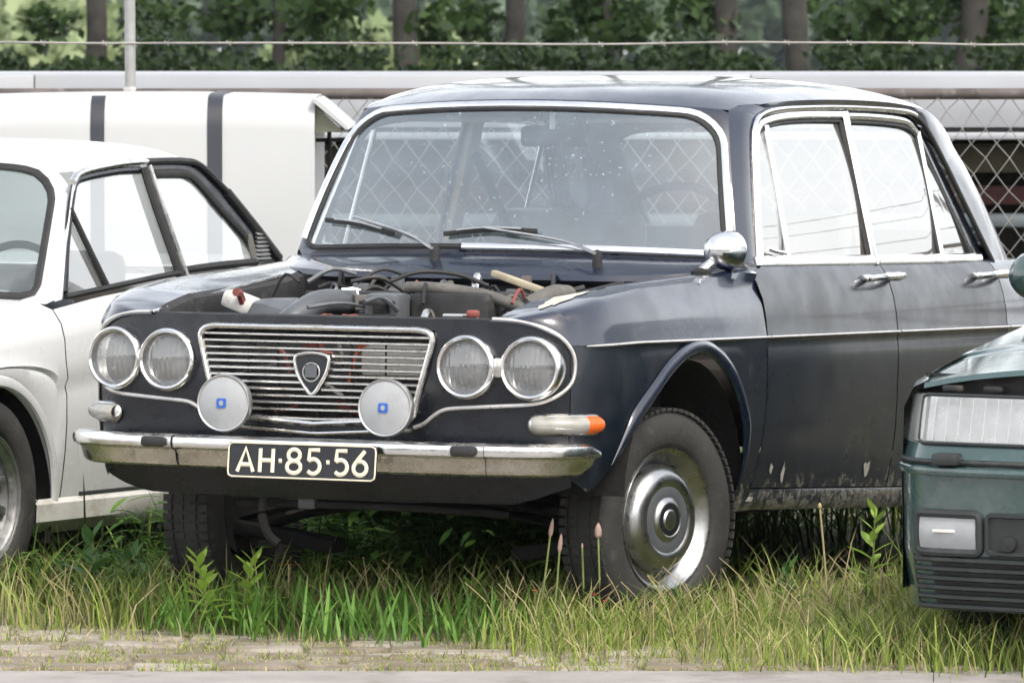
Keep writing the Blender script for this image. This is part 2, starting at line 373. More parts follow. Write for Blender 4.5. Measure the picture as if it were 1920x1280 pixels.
def top_rows(p, n, I, zc, zt):
    h = zc - zt; q = np.array([*p]); Ixy = np.array(I[:2])
    L = lambda f: Ixy + (q - Ixy) * f
    d = lambda k: q - n * k
    sc = min(1, max(.12, h / .15))
    P = [(*Ixy, I[2]), (*L(.3), I[2] + (zc - I[2]) * .75), (*L(.55), zc), (*L(.78), zc - .05 * h), (*d(.042 * sc), zt + .76 * h), (*d(.020 * sc), zt + .5 * h), (*d(.008 * sc), zt + .2 * h), (*d(.003 * sc), zt + .05 * h)]
    return np.vstack([cr(P, 15), [(*q, zt - .003)]])
def fender(mir, name):
    cols = []
    xs = list(np.linspace(.502, .70, 12))
    for x in xs:                                       # the brow over the headlamps, down to the mask's chrome edge
        p, n = plan(plan_at_x(x)); t = (x - .502) / .203
        I = (.502 + .013 * t, -.672 + .075 * t, zc_(-.672 + .075 * t) - .003)
        cols.append(top_rows(p, n, I, max(zc_(-.68 + .09 * t), interp(x, *ZT) + .004), interp(x, *ZT)))
    ys = sorted(list(np.linspace(plan(plan_at_x(.703))[0][1], .487, 44)))
    for y in ys:
        p, n = plan(plan_at_y(y)); zc = zc_(y); I = (interp(y, *XI), y, zc - interp(y, [-.6, -.2, .2, .48], [.006, .024, .016, .003]))
        cols.append(top_rows(p, n, I, zc, .712))
    f = grid('front_fender', cols, navy, car, flip=not False, mir=mir)
    if name: f['label'] = name
    # flank below the crease with the wheel opening
    ca = [c for c in arch_cols()]; lo = []
    y0 = ys[0]
    for y in np.linspace(y0, -.55, 5): lo.append((y, interp(y, [-.62, -.56, -.545], [.37, .335, .325])))
    lo += [tuple(c) for c in ca]
    for y in (.40, .44, .452): lo.append((y, .243))
    C2 = []
    for (y, zb) in lo:
        col = []
        for fz in np.linspace(0, 1, 12):
            z = .709 + (zb - .709) * fz
            yy = y + (interp(z, [.24, .52, .709], [0, .035, .037]) if y > .445 else 0)
            p, n = plan(plan_at_y(yy)); p = p - n * dlow(z); col.append((p[0], p[1], z))
        C2.append(col)
    grid('wing_flank', C2, navy_low, f, flip=True, mir=mir)
    # rolled lip round the opening
    lp, hn = [], []
    for (y, z) in cr(ARCH[5:-3], 60):
        p, n = plan(plan_at_y(y)); q = p - n * (dlow(z) - .004); lp.append((q[0], q[1], z)); hn.append((n[0], n[1], 0))
    lp = np.array(lp); c0 = np.array([0.77, .0, .30]); out = lp - c0; out[:, 0] = 0; out /= np.linalg.norm(out, axis=1)[:, None]
    tp_ = np.minimum(1, np.minimum(np.arange(60) / 9 + .12, (59 - np.arange(60)) / 9 + .12)); tube('arch_lip', lp + out * .014 * tp_[:, None], .021 * tp_, navy, f, n=10, hint=np.array(hn), r2=.012 * tp_, mir=mir)
    # inner wall down from the bonnet gutter
    W = [[(c[0][0], c[0][1], c[0][2]), (c[0][0] - .022, c[0][1], c[0][2] - .012), (c[0][0] - .026, c[0][1], c[0][2] - .03), (c[0][0] - .03, c[0][1], .42)] for c in cols[6:] if c[0][1] < .27]
    grid('inner_wing', W, bay_black, f, flip=False, mir=mir)
    # wheel house
    H = []
    for a in np.linspace(.10, math.pi - .10, 20):
        y, z = .02 + .39 * math.cos(a), .27 + .39 * math.sin(a); H.append([(.745, y, z), (.47, y, z)])
    grid('wheel_house', H, black, f, mir=mir)
    return f
fender(False, None); fender(True, None)
# pale patch of bare filler on the near wing's crown
def blob(c, rx, ry, fn, n=14, seed=1):
    r_ = np.random.default_rng(seed); out = []
    for k in range(n):
        a = 2 * math.pi * k / n; s = .65 + .6 * r_.random(); out.append(fn(c[0] + rx * s * math.cos(a), c[1] + ry * s * math.sin(a)))
    return out
def fender_pt(y, f):
    p, n = plan(plan_at_y(y)); zc = zc_(y); I = (interp(y, *XI), y, zc - interp(y, [-.6, -.2, .2, .48], [.006, .024, .016, .003]))
    T = top_rows(p, n, I, zc, .712); k = np.arange(len(T)); return np.array([np.interp(f * 14, k, T[:, j]) for j in range(3)]) + np.array([.0008, -.0008, .0022])
pale_fill = pbr('primer', (.50, .47, .38), .7, var=.15, scale=25, dirt=[((.12, .12, .12), 30, .56, .7)])
nearf = [o for o in car.children if o.name == 'front_fender'][0]
r_ = np.random.default_rng(4); po = [(-.47 + .115 * (.7 + .5 * r_.random()) * math.cos(a), .30 + .10 * (.6 + .6 * r_.random()) * math.sin(a)) for a in np.linspace(0, 2 * math.pi, 22, endpoint=False)]
disc_patch('primer_patch', po, fender_pt, pale_fill, nearf, rings=4)
# ---- front panel
def wgr(z): return interp(z, [.25, .47, .50, .56, .725, .75], [.285, .285, .287, .302, .347, .347])
def front_pt(x, z, d=0.0):
    s = 1 if x >= 0 else -1; i = plan_at_x(abs(x)); p, n = plan(i)
    k = dlow(z) if z < .6 else 0
    back = interp(z, [.25, .32, .40, .60, .77], [.085, .05, .018, .004, .010]) + max(k - .03, 0) * .3
    return np.array([s * (p[0] - n[0] * (back * .4 - d)), p[1] - n[1] * (back - d), z])
def mask_side(mir):
    A = []
    for t in np.linspace(0, 1, 16):
        col = []
        xo = .705
        for fz in np.linspace(0, 1, 20):
            x = wgr(.5) + (xo - wgr(.5)) * t
            zt_ = interp(x, *ZT) + .001; zb = interp(x, [.0, .55, .62, .72], [.288, .292, .31, .345])
            z = zt_ + (zb - zt_) * fz
            x = wgr(z) + (xo - wgr(z)) * t
            col.append(front_pt(x, z))
        A.append(col)
    return A
fp = grid('front_panel', mask_side(False), mask_black, car, flip=True)
grid('front_panel_side', mask_side(True), mask_black, fp, flip=True, mir=True)
def zgb(a): return .500 - .012 * (1 - abs(a))
A = [[front_pt(a * wgr(z), z) for z in np.linspace(.741, .771, 4)] for a in np.linspace(-1, 1, 25)]
grid('slam_panel', A, mask_black, fp)
A = [[front_pt(a * wgr(z), z) for z in np.linspace(.288, zgb(a), 8)] for a in np.linspace(-1, 1, 25)]
grid('lower_apron', A, mask_black, fp)
A = []
for x in np.linspace(-.502, .502, 30):
    y = yfront(x); A.append([front_pt(x, .770), (x, y + .02, .776), (x, y + .045, .775), (x, y + .055, .765), (x, y + .06, .70)])
grid('bonnet_catch_panel', A, bay_black, fp)
# ---- chrome edge of the mask
TR = [(.508, .774), (.555, .772), (.60, .766), (.645, .752), (.682, .728), (.703, .694), (.709, .655), (.703, .612), (.68, .582), (.645, .563), (.60, .554), (.50, .547), (.40, .540), (.372, .534), (.345, .519), (.318, .498), (.29, .487)]
for s in (1, -1):
    pts = cr(TR, 70); path, hn = [], []
    for x, z in pts:
        p, n = plan(plan_at_x(x)); q = front_pt(x, z, .004); path.append((q[0] * s, q[1], q[2])); hn.append((n[0] * s, n[1], 0))
    tube('mask_trim', path, .0055, trim_m, car, n=8, hint=np.array(hn), r2=.006)
# ---- grille
gr = bpy.data.objects.new('grille', None); link(gr, car)
half = [(0, .742), (.30, .742), (.328, .738), (.343, .726), (.344, .712), (.322, .63), (.300, .555), (.292, .522), (.28, .509), (.22, .503), (0, .489)]
loop = half + [(-x, z) for x, z in reversed(half[1:-1])]
lp = densify(loop, 150); path = [front_pt(x, z, .009) for x, z in lp]
tube('grille_frame', path, .0085, chrome2, gr, n=8, closed=True, hint=(0, 1, 0))
tube('grille_lip', [front_pt(x, interp(abs(x), [0, .3], [.464, .481]), .006) for x in np.linspace(-.285, .285, 24)], .0055, chrome2, gr, hint=(0, 1, 0))
for k in range(13):
    z = .722 - .0178 * k; wd = wgr(z) - .006
    if z < .515: wd = .285
    tube('grille_slat', [front_pt(x, z - (.006 * (1 - abs(x) / .29) if k > 11 else 0), .002) for x in np.linspace(-wd, wd, 21)], .0044, chrome2, gr, n=6, hint=(0, 1, 0), r2=.009)
for x in (-.21, -.12, .0, .10, .20):
    q = [front_pt(x, z, -.012) for z in (.735, .50)]
    tube('grille_rib', q, .003, bay_black, gr, n=6, hint=(0, 1, 0))
# shield badge
em = bpy.data.objects.new('badge', None); link(em, gr)
sh = .9 * cr([(0, .058), (.03, .055), (.054, .045), (.052, .012), (.034, -.024), (0, -.062), (-.034, -.024), (-.052, .012), (-.054, .045), (-.03, .055)], 48, closed=True)
bx, bz = .002, .624
def bp(x, z, d): q = front_pt(bx + x, bz + z, d); return q
M('badge_plate', *prism_g(sh, .012, lambda p, o: bp(p[0] * .9, p[1] * .9, .010 + o)), plate_black, em, smooth=False)
tube('badge_rim', [bp(x, z, .022) for x, z in sh], .0048, chrome2, em, n=8, closed=True, hint=(0, 1, 0))
M('badge_flag', *prism_g([(-.017, -.016), (.017, -.016), (.017, .018), (-.017, .018)], .004, lambda p, o: bp(p[0], p[1] + .004, .0245 + o)), grey_plastic, em, smooth=False)
tube('badge_ring', [bp(.024 * math.cos(a), .002 + .024 * math.sin(a), .024) for a in np.linspace(0, 2 * math.pi, 28, endpoint=False)], .0022, alu, em, n=6, closed=True, hint=(0, 1, 0))
# ---- headlamps
def ring_frame(c, nrm):
    n = Vector(nrm).normalized(); u = Vector((0, 0, 1)); r_ = u.cross(n).normalized(); u = n.cross(r_); return np.array(c), np.array(r_), np.array(u), np.array(n)
def lathe_on(name, prof, fr, mat, parent, n=48, **k):
    c, r_, u, nn = fr; vs_ = []
    for i in range(n):
        a = 2 * math.pi * i / n
        for t, r in prof: vs_.append(c + nn * t + (r_ * math.cos(a) + u * math.sin(a)) * r)
    return M(name, vs_, gridfaces(n, len(prof), cu=True), mat, parent, **k)
reflector = pbr('reflector', (.72, .72, .70), .32, 1, var=.15, scale=12, dirt=[((.2, .19, .17), 9, .58, .4)])
for (x, outer) in ((.617, 1), (.443, 0), (-.443, 0), (-.617, 1)):
    c = front_pt(x, .649, .0); c[1] -= .006
    fr = ring_frame(c, (.08 * np.sign(x) * outer, -1, 0))
    h = bpy.data.objects.new('headlamp', None); link(h, car)
    lathe_on('headlamp_rim', [(-.03, .084), (.008, .085), (.019, .082), (.023, .077), (.019, .0715), (.008, .069), (-.004, .0685)], fr, chrome, h)
    lathe_on('reflector', [(-.004, .070), (-.02, .062), (-.04, .045), (-.052, .02), (-.055, .002)], fr, reflector, h)
    lathe_on('bulb', [(-.055, .006), (-.03, .008), (-.016, .006), (-.014, .001)], fr, white_plastic, h, n=12)
    ripple_lens('headlamp_lens', fr, .0695, .020, head_glass, h)
for s in (1, -1):
    c = front_pt(s * .53, .649, .006)
    box('lamp_bridge', c, (.036, .016, .052), chrome2, car, .006)
# ---- bumper
BP = cr([(0, -.842), (.3, -.836), (.5, -.817), (.61, -.787), (.69, -.735), (.742, -.655), (.768, -.565)], 40)
BP = np.vstack([BP[::-1] * [-1, 1], BP[1:]])
BN = np.gradient(BP, axis=0); BN = np.stack([BN[:, 1], -BN[:, 0]], -1); BN /= np.linalg.norm(BN, axis=1)[:, None]
def bsweep(prof, lo=0, hi=None, taper=0):
    A = []
    idx = range(lo, hi or len(BP))
    for i in idx:
        e = min(i, len(BP) - 1 - i); k = min(1, .55 + e * .22) if taper else 1
        zc = .415
        A.append([(BP[i, 0] + BN[i, 0] * (d - (1 - k) * .02), BP[i, 1] + BN[i, 1] * (d - (1 - k) * .02), zc + (z - zc) * k) for d, z in prof])
    return np.array(A)
bumper = bpy.data.objects.new('front_bumper', None); link(bumper, car)
up = [(-.055, .449), (-.03, .457), (-.004, .456), (.010, .449), (.013, .436), (.010, .424), (.0, .418), (-.012, .417)]
lw = [(-.006, .417), (-.012, .409), (-.018, .386), (-.024, .376), (-.04, .370), (-.05, .374)]
A = bsweep(up, taper=1); o = grid('bumper_blade', A, chrome, bumper, flip=True)
grid('bumper_skirt', bsweep(lw, taper=1), chrome2, bumper, flip=True)
for e, fl in ((0, True), (-1, False)):
    ring = [tuple(p) for p in bsweep(up + lw, taper=1)[e]]
    M('bumper_end', ring, [tuple(range(len(ring)))[::1 if fl else -1]], chrome2, bumper, smooth=False)
for X in (-.392, .517):
    i = int(np.argmin(np.abs(BP[:, 0] - X))); n = BN[i]; an = math.atan2(n[0], -n[1])
    rz = Matrix.Rotation(an, 3, 'Z'); c = np.array([BP[i, 0] + n[0] * .004, BP[i, 1] + n[1] * .004, 0])
    ov = grid('overrider', bsweep([(d + .006, z) for d, z in up + lw], max(0, i - 2), i + 3), chrome2, bumper, flip=True)
    box('rubber_pad', c + np.array([n[0] * .02 - .004, n[1] * .02, .437]), (.07, .022, .027), rubber, ov, .008, rz)
# ---- number plate
pl = bpy.data.objects.new('number_plate', None); link(pl, car)
pc_ = np.array([.055, -.868, .398]); PW, PH = .219, .047
tl = Matrix.Rotation(R(-5), 3, 'X')
def pp(x, z, d=0.0):
    q = tl @ Vector((x, -d, z)); return pc_ + np.array(q)
M('plate_base', *prism_g(rrect(-PW, PW, -PH, PH, [(.012, .012)] * 4), .004, lambda p, o: pp(p[0], p[1], o)), plate_black, pl, smooth=False)
tube('plate_border', [pp(x, z, .005) for x, z in densify(rrect(-PW + .003, PW - .003, -PH + .003, PH - .003, [(.011, .011)] * 4), 90)], .0022, cream, pl, n=6, closed=True, hint=(0, 1, 0), r2=.0028)
def arc(cx, cz, rx, rz, a0, a1, n=18): return [(cx + rx * math.cos(R(a)), cz + rz * math.sin(R(a))) for a in np.linspace(a0, a1, n)]
G = {'A': [[(-.0225, -.03), (0, .03), (.0225, -.03)], [(-.014, -.012), (.014, -.012)]],
     'H': [[(-.018, -.03), (-.018, .03)], [(.018, -.03), (.018, .03)], [(-.018, .0), (.018, .0)]],
     '8': [arc(0, .0155, .0165, .0145, 0, 360), arc(0, -.0145, .0195, .0155, 0, 360)],
     '5': [[(.016, .030), (-.012, .030), (-.014, .004)] + arc(-.001, -.0115, .0185, .0185, 128, -140)],
     '6': [[(.012, .031), (-.004, .012)] + arc(0, -.0125, .0185, .0175, 140, -220)],
     '-': [[(-.004, 0), (.004, 0)]]}
for ch, x in zip('AH-85-56', (-.165, -.103, -.062, -.022, .036, .078, .116, .172)):
    gs = []
    for st in G[ch]:
        P = densify(np.array(st), max(4, len(st)), closed=False) if len(st) < 6 else np.array(st)
        if len(st) in (2,): P = np.array(st)
        if len(st) == 3: P = np.array(st)
        gs.append(tube_g([pp(x + a * 1.04, b * 1.03, .0055) for a, b in P], .0056, 8, hint=(0, 1, 0), r2=.002))
    M('plate_character', *join(gs), cream, pl)
# ---- driving lamps on the bumper
for (x, lab) in ((-.215, 'left'), (.262, 'right')):
    fl = bpy.data.objects.new('driving_lamp', None); link(fl, car)
    c = np.array([x, -.795, .541]); fr = ring_frame(c, (.10, -1, .03))
    lathe_on('lamp_bowl', [(.012, .073), (.0, .075), (-.012, .073), (-.04, .058), (-.06, .035), (-.068, .002)], fr, chrome2, fl)
    lathe_on('lamp_rim', [(-.004, .0755), (.010, .0762), (.016, .073), (.014, .069)], fr, alu, fl)
    ripple_lens('lamp_cover', fr, .0712, .0135, fog_m, fl, .0045, .0004, .012)
    c_, r_, u_, n_ = fr
    def fpnt(p, o): return c_ + r_ * p[0] + u_ * p[1] + n_ * (.0235 + o)
    bd = M('lamp_badge', *prism_g(rrect(-.013, .013, -.0125, .0125, [(.004, .004)] * 4, 3), .004, fpnt), blue_m, fl, smooth=False)
    M('badge_disc', *prism_g(arc(0, 0, .006, .007, 0, 342, 16), .0055, fpnt), fog_m, bd, smooth=False)
    box('lamp_bracket', c + (0, .01, -.085), (.03, .012, .035), black, fl, .003)
    lathe('lamp_nut', [(.0, .001), (.0, .012), (.018, .012), (.018, .001)], bay_black, fl, n=6, axis='z', c=(x, -.785, .455))
# ---- corner lamps
for s in (1, -1):
    il = bpy.data.objects.new('indicator_lamp', None); link(il, car)
    i0, i1 = plan_at_x(.605), plan_at_y(-.515); L_ = np.linspace(i0, i1, 24)
    def ind(i, z, d):
        p, n = plan(i); return np.array([(p[0] + n[0] * d) * s, p[1] + n[1] * d, z])
    def lens(fa, fb, name, mat, dm, hz):
        A = []
        for f in (fa + (fb - fa) * (.5 - .5 * math.cos(math.pi * k / 20)) for k in range(21)):
            i = i0 + (i1 - i0) * f; e = min(1, math.sqrt(max(0.02, 1 - max(0, abs(f - .5) - .36) ** 2 / .0196)))
            A.append([ind(i, .503 + hz * e * math.sin(a), -.008 + dm * math.cos(a) * e) for a in np.linspace(-math.pi / 2, math.pi / 2, 9)])
        grid(name, A, mat, il, flip=(s > 0))
    lens(0, 1, 'lamp_base', chrome2, .018, .029)
    lens(.06, .70, 'clear_lens', amberclear, .034, .024); lens(.70, .95, 'amber_lens', orange_m if s > 0 else amberclear, .034, .024)
# ---- doors, sills, rear quarter
def drow(y, rows, zb=None, s=1):
    p, n = plan(plan_at_y(y)); out = []
    for d, z in rows:
        q = p - n * d; sl = .035 * max(0, min(y, 2.1) - .5) * min(1, max(0, (.62 - z) / .32)); out.append((q[0], q[1], z - sl))
    return out
DR = [(.080, .912), (.072, .9125), (.066, .908), (.052, .893), (.034, .862), (.018, .815), (.008, .765), (.004, .725), (.0005, .7135), (0, .711), (.003, .703), (.004, .695), (.0015, .68), (0, .62), (.002, .54), (.006, .46), (.016, .38), (.03, .315), (.034, .298), (.046, .298)]
sills = []
for mir in (False, True):
    A = []
    for y in np.linspace(0, 1, 18):
        A.append([drow(interp(z, [.29, .5, .72, .82, .92], [.459, .492, .4955, .4945, .475]) * (1 - y) + 1.4315 * y, [(d, z)])[0] for d, z in DR])
    d1 = grid('front_door', A, navy_low, car, flip=True, mir=mir)
    A = []
    for y in np.linspace(1.4385, 2.31, 18):
        zb = .298 if y < 2.08 else .298 + (1 - math.sqrt(max(0, 1 - ((y - 2.08) / .30) ** 2))) * .34
        A.append(drow(y, [(d, z if z > .6 else .6 + (z - .6) * (.6 - zb) / (.302)) for d, z in DR]))
    d2 = grid('rear_door', A, navy_low, car, flip=True, mir=mir)
    A = []
    for y in list(np.linspace(2.316, 2.86, 26)) + list(np.linspace(2.9, 3.30, 12)):
        k = (y - 2.48) / .385; zb = .28 + .385 * math.sqrt(max(0, 1 - k * k)) if abs(k) < 1 else .27
        A.append(drow(y, [(d, z if z > .69 else .69 + (z - .69) * (.69 - zb) / (.392)) for d, z in DR]))
    q = grid('rear_quarter', A, navy, car, flip=True, mir=mir)
    grid('sill', [drow(y, [(.043, .294), (.041, .285), (.046, .25), (.056, .236), (.09, .236)]) for y in np.linspace(.37, 2.12, 12)], navy_low, car, flip=True, mir=mir)
    # pull handles
    for d, y in ((d1, 1.355), (d2, 2.215)):
        gs = [tube_g(cr([(.752, y - .10, .868), (.790, y - .085, .871), (.797, y - .03, .873), (.798, y + .05, .874), (.79, y + .085, .874), (.772, y + .095, .873)], 16), .008, 8, r2=.010), box_g((.757, y + .085, .872), (.05, .04, .026), .009), box_g((.752, y - .10, .868), (.03, .04, .022), .008)]
        M('door_handle', *join(gs), chrome, d, mir=mir)
    # bright moulding along the crease, one length per panel
    for pr, ya, yb in ((d1, .499, 1.430), (d2, 1.441, 2.308), (q, 2.318, 3.1)):
        tube('waist_moulding', [drow(y, [(-.003, .7135)])[0] for y in np.linspace(ya, yb, 14)], .004, trim_m, pr, n=8, hint=(1, 0, 0), r2=.007, mir=mir)
    ff = [o for o in car.children if o.name.startswith('front_fender')][1 if mir else 0]
    tube('waist_moulding', [drow(y, [(-.003, .7135 + min(0, (y + .35) * .03))])[0] for y in np.linspace(-.575, .492, 22)], [.002] + [.004] * 21, trim_m, ff, n=8, hint=(1, 0, 0), r2=[.003] + [.007] * 21, mir=mir)
# bare and rusted patches low on the near front door and sill
def side_patch(name, y, z, ry, rz, mat, par, seed):
    r_ = np.random.default_rng(seed); O = []
    for k in range(12):
        a = 2 * math.pi * k / 12; s = .55 + .7 * r_.random(); yy, zz = y + ry * s * math.cos(a), z + rz * s * math.sin(a)
        p, n = plan(plan_at_y(yy)); d = interp(zz, [r[1] for r in DR[::-1]][2:], [r[0] for r in DR[::-1]][2:]) if zz > .297 else interp(zz, [.236, .25, .285, .294], [.056, .046, .041, .043])
        q = p - n * (d - .0025); O.append((q[0], q[1], zz - .035 * max(0, yy - .5) * min(1, max(0, (.62 - zz) / .32))))
    M(name, O, [tuple(range(12))], mat, par, smooth=False)
filler = pbr('bare_filler', (.33, .32, .28), .85, var=.3, scale=30, dirt=[((.12, .10, .08), 40, .55, .8)])
doorL = [o for o in car.children if o.name == 'front_door'][0]; sillL = [o for o in car.children if o.name == 'sill'][0]
for k, (y, z, ry, rz) in enumerate([(.57, .352, .012, .014), (.655, .335, .011, .030), (1.255, .345, .028, .022)]):
    side_patch('bare_patch', y, z, ry, rz, filler, doorL, k)
for k, (y, z, ry, rz) in enumerate([(.47, .268, .03, .008)]):
    side_patch('bare_patch', y, z, ry, rz, filler, sillL, 20 + k)
# ---- tail
A = []
for x in np.linspace(-.69, .69, 20):
    t = (abs(x) / .69); y = interp(abs(x), [0, .52, .69], [3.37, 3.34, 3.26]); A.append([(x, y - .09, .90), (x, y - .04, .885), (x, y - .012, .82), (x, y, .71), (x, y - .005, .55), (x, y - .04, .35), (x, y - .08, .28)])
grid('tail_panel', A, navy, car, flip=True)
A = [[(x, y + (.06 * (1 - (x / .7) ** 2) if j == 7 else 0), .935 - .03 * (abs(x) / .7) ** 2.5 - .03 * (j / 7) ** 2) for j, y in enumerate(np.linspace(2.68, 3.24, 8))] for x in np.linspace(-.70, .70, 17)]
grid('boot_lid', A, navy, car)
# ---- greenhouse
def W(u, v):
    B = np.array([.690 * u, .345 + .14 * u * u, .918 + .014 * (1 - u * u)]); T = np.array([.572 * u, .545 + .125 * u * u, 1.364 - .026 * u * u])
    q = B + (T - B) * v; b = .018 * 4 * v * (1 - v); return q + np.array([.2 * u * b, -b, b * .4])
def XG(y, z): return .705 - .092 * (z - .915) / .39 - .012 * ((z - .915) / .39) ** 2 * 0 - .02 * max(0, (y - 1.9)) ** 1
def SD(y, z, d=0.0): return np.array([XG(y, z) + d, y, z + d * .22])
WO = densify(rrect(-.965, .965, .035, .945, [(.05, .07), (.05, .07), (.17, .22), (.17, .22)], 8), 120)
ws = disc_patch('windscreen', WO, W, ws_glass, car, rings=10)
WT = [np.array(W(*p)) for p in WO]
RB = densify(rrect(-.998, .998, .0, 1.0, [(.03, .05), (.03, .05), (.004, .004), (.004, .004)], 8), 120)
A = [[W(*a), W(*((a + b) / 2)) + np.array([0, -.003, .003]), W(*b)] for a, b in zip(WO, RB)]; A.append(A[0])
grid('windscreen_frame', A, navy, car, flip=True)
hn = [np.array((.35 * p[0], -.85, .45)) for p in WT]
ntop = [i for i, p in enumerate(WO) if p[1] > .06 or p[0] > -.1 ]
chp = [W(*(p * [1.012, 1] + [0, .012 if p[1] > .5 else 0])) + np.array([0, -.006, .004]) for p in WO]
start = int(np.argmin([abs(p[0] + .12) + (9 if p[1] > .2 else 0) for p in WO]))
order = [(start + k) % 120 for k in range(120)]; stop = [k for k in range(20, 120) if WO[order[k]][1] < .10 and WO[order[k]][0] < -.9]
seq = order[:stop[0] + 1]
tube('windscreen_trim', [chp[i] for i in seq], .011, chrome, ws, n=8, hint=np.array([hn[i] for i in seq]), r2=.007)
tube('windscreen_seal', [W(*(p * [.988, .985] + [0, .006])) + np.array([0, -.004, .001]) for p in WO], .008, rubber, ws, n=6, closed=True, hint=np.array(hn), r2=.004)
OUT = [(.565, .905), (.625, 1.06), (.70, 1.238), (.735, 1.292), (.79, 1.322), (.90, 1.340), (1.10, 1.350), (1.38, 1.357), (1.70, 1.357), (1.88, 1.352), (1.965, 1.338), (2.025, 1.305), (2.10, 1.228), (2.205, 1.10), (2.36, .905)]
OC = cr(OUT, 80)
RAIL = [(.575, .672, 1.338), (.598, .74, 1.345), (.612, .86, 1.362), (.619, 1.1, 1.374), (.622, 1.4, 1.380), (.620, 1.7, 1.379), (.615, 1.9, 1.371), (.607, 2.05, 1.361), (.602, 2.15, 1.335), (.597, 2.235, 1.300), (.594, 2.30, 1.256)]
CEN = [(.548, 1.366), (.60, 1.385), (.72, 1.408), (.95, 1.433), (1.25, 1.447), (1.6, 1.447), (1.9, 1.436), (2.15, 1.415), (2.34, 1.385), (2.46, 1.35)]
NR = 34
rl, cn = cr(RAIL, NR), cr(CEN, NR)
A = []
for i in range(NR):
    row = []
    for u in np.linspace(-1, 1, 41):
        a = abs(u); e = math.sin(a * math.pi / 2) ** 1.0
        x = rl[i, 0] * (a ** (1 - .08 * min(1, i / 5))) * np.sign(u); y = cn[i, 0] + (rl[i, 1] - cn[i, 0]) * a ** 2
        dz = cn[i, 1] - rl[i, 2]; z = cn[i, 1] - dz * (.30 * a ** 2 + .70 * a ** 6)
        q_ = np.array((x, y, z)); k_ = max(0, 1 - i / 3); row.append(tuple(q_ * (1 - k_) + (W(.998 * u, 1.0) + np.array([0, (cn[i, 0] - cn[0, 0]), (cn[i, 1] - cn[0, 1])])) * k_))
    A.append(row)
roof = grid('roof', A, navy, car, flip=False)
rb = np.array(A)
for mir in (False, True):
    # cant rail: from roof edge down to the drip moulding on the flank, front pillar to rear pillar
    edge = np.array([rb[i][-1] for i in range(NR)]); 
    apil = np.array([W(.998, v) for v in np.linspace(0.0, 1.0, 14)])
    top = np.vstack([apil, edge]); top = densify(top, 110, closed=False)
    drip = densify(np.array([SD(y, z) for y, z in OC[:70]]), 110, closed=False)
    # match by fraction, with the pillar foot and the roof corner pinned
    ft = densify(apil, 28, closed=False), densify(edge[:], 70, closed=False)
    kA = int(np.argmin(np.abs(OC[:, 0] - .79))); kR = int(np.argmin(np.abs(OC[:, 0] - 2.13)))
    dA = densify(np.array([SD(y, z) for y, z in OC[:kA + 1]]), 28, closed=False); dR = densify(np.array([SD(y, z) for y, z in OC[kA:kR + 1]]), 70, closed=False)
    TT, DD = np.vstack([ft[0], ft[1]]), np.vstack([dA, dR])
    G_ = []
    for a, b in zip(TT, DD):
        m1 = a * .6 + b * .4 + np.array([.006, 0, .003]); m2 = a * .25 + b * .75 + np.array([.008, 0, .002]); G_.append([a, m1, m2, b])
    grid('cant_rail', G_, navy, roof, flip=True, mir=mir)
    # rear pillar
    zz = np.linspace(.900, 1.185, 12); G_ = []
    for z in zz:
        y1 = interp(z, [.905, 1.10, 1.228, 1.305], [2.36, 2.205, 2.10, 2.03]); e1 = SD(y1, z)
        x3 = interp(z, [.90, 1.10, 1.23, 1.33], [.645, .618, .598, .58]); y3 = interp(z, [.90, 1.10, 1.23, 1.30], [2.66, 2.48, 2.345, 2.27]); e3 = np.array([x3, y3, z])
        e2 = e1 * .45 + e3 * .55 + np.array([.014, 0, 0]); e4 = np.array([x3 - .045, y3 + .05, z])
        G_.append(list(cr([e1, e1 * .75 + e3 * .25 + np.array([.007, 0, 0]), e2, e3, e4], 12)))
    ee = np.array(TT[-1]); bb = np.array(DD[-1]); m1 = ee * .6 + bb * .4 + np.array([.006, 0, .003]); m2 = ee * .25 + bb * .75 + np.array([.008, 0, .002])
    G_.append(list(densify(np.array([bb, m2, m1, ee]), 9, closed=False)) + [ee + np.array([-.015, .025, .002]), ee + np.array([-.03, .05, .003]), ee + np.array([-.04, .07, .003])])
    grid('rear_pillar', G_, navy, car, flip=True, mir=mir)
    # drip moulding: bright over the doors, dark rubber down the rear pillar
    kd = int(np.argmin(np.abs(OC[:, 0] - 1.965)))
    tube('drip_moulding', [SD(y, z, .007) for y, z in OC[:kd + 1]], .009, chrome, roof, n=8, hint=(1, 0, 0.2), r2=.008, mir=mir)
    tube('pillar_gutter', [SD(y, z, .006) for y, z in OC[kd:]], .009, rubber, roof, n=8, hint=(1, 0, 0.2), r2=.008, mir=mir)
    # door tops: chrome frames
    dl = [o for o in car.children if o.name.startswith('front_door')][1 if mir else 0]; dr = [o for o in car.children if o.name.startswith('rear_door')][1 if mir else 0]
    F1 = [(.605, .918), (.655, 1.06), (.735, 1.245), (.768, 1.288), (.82, 1.308), (.95, 1.324), (1.15, 1.333), (1.417, 1.337)]
    f1 = cr(F1, 40)
    tube('window_frame', [SD(y, z, -.002) for y, z in f1], .013, chrome, dl, n=8, hint=(1, 0, .2), r2=.010, mir=mir)
    tube('window_frame', [SD(1.418, z, 0.004) for z in np.linspace(.905, 1.345, 8)], .020, chrome, dl, n=8, hint=(1, 0, .2), r2=.009, mir=mir)
    tube('window_seal', [SD(1.388, z, -.004) for z in np.linspace(.92, 1.318, 8)], .008, rubber, dl, n=6, hint=(1, 0, .2), r2=.008, mir=mir)
    tube('window_seal', [SD(y, z - .017, -.006) for y, z in f1[12:]], .006, rubber, dl, n=6, hint=(1, 0, .2), r2=.006, mir=mir)
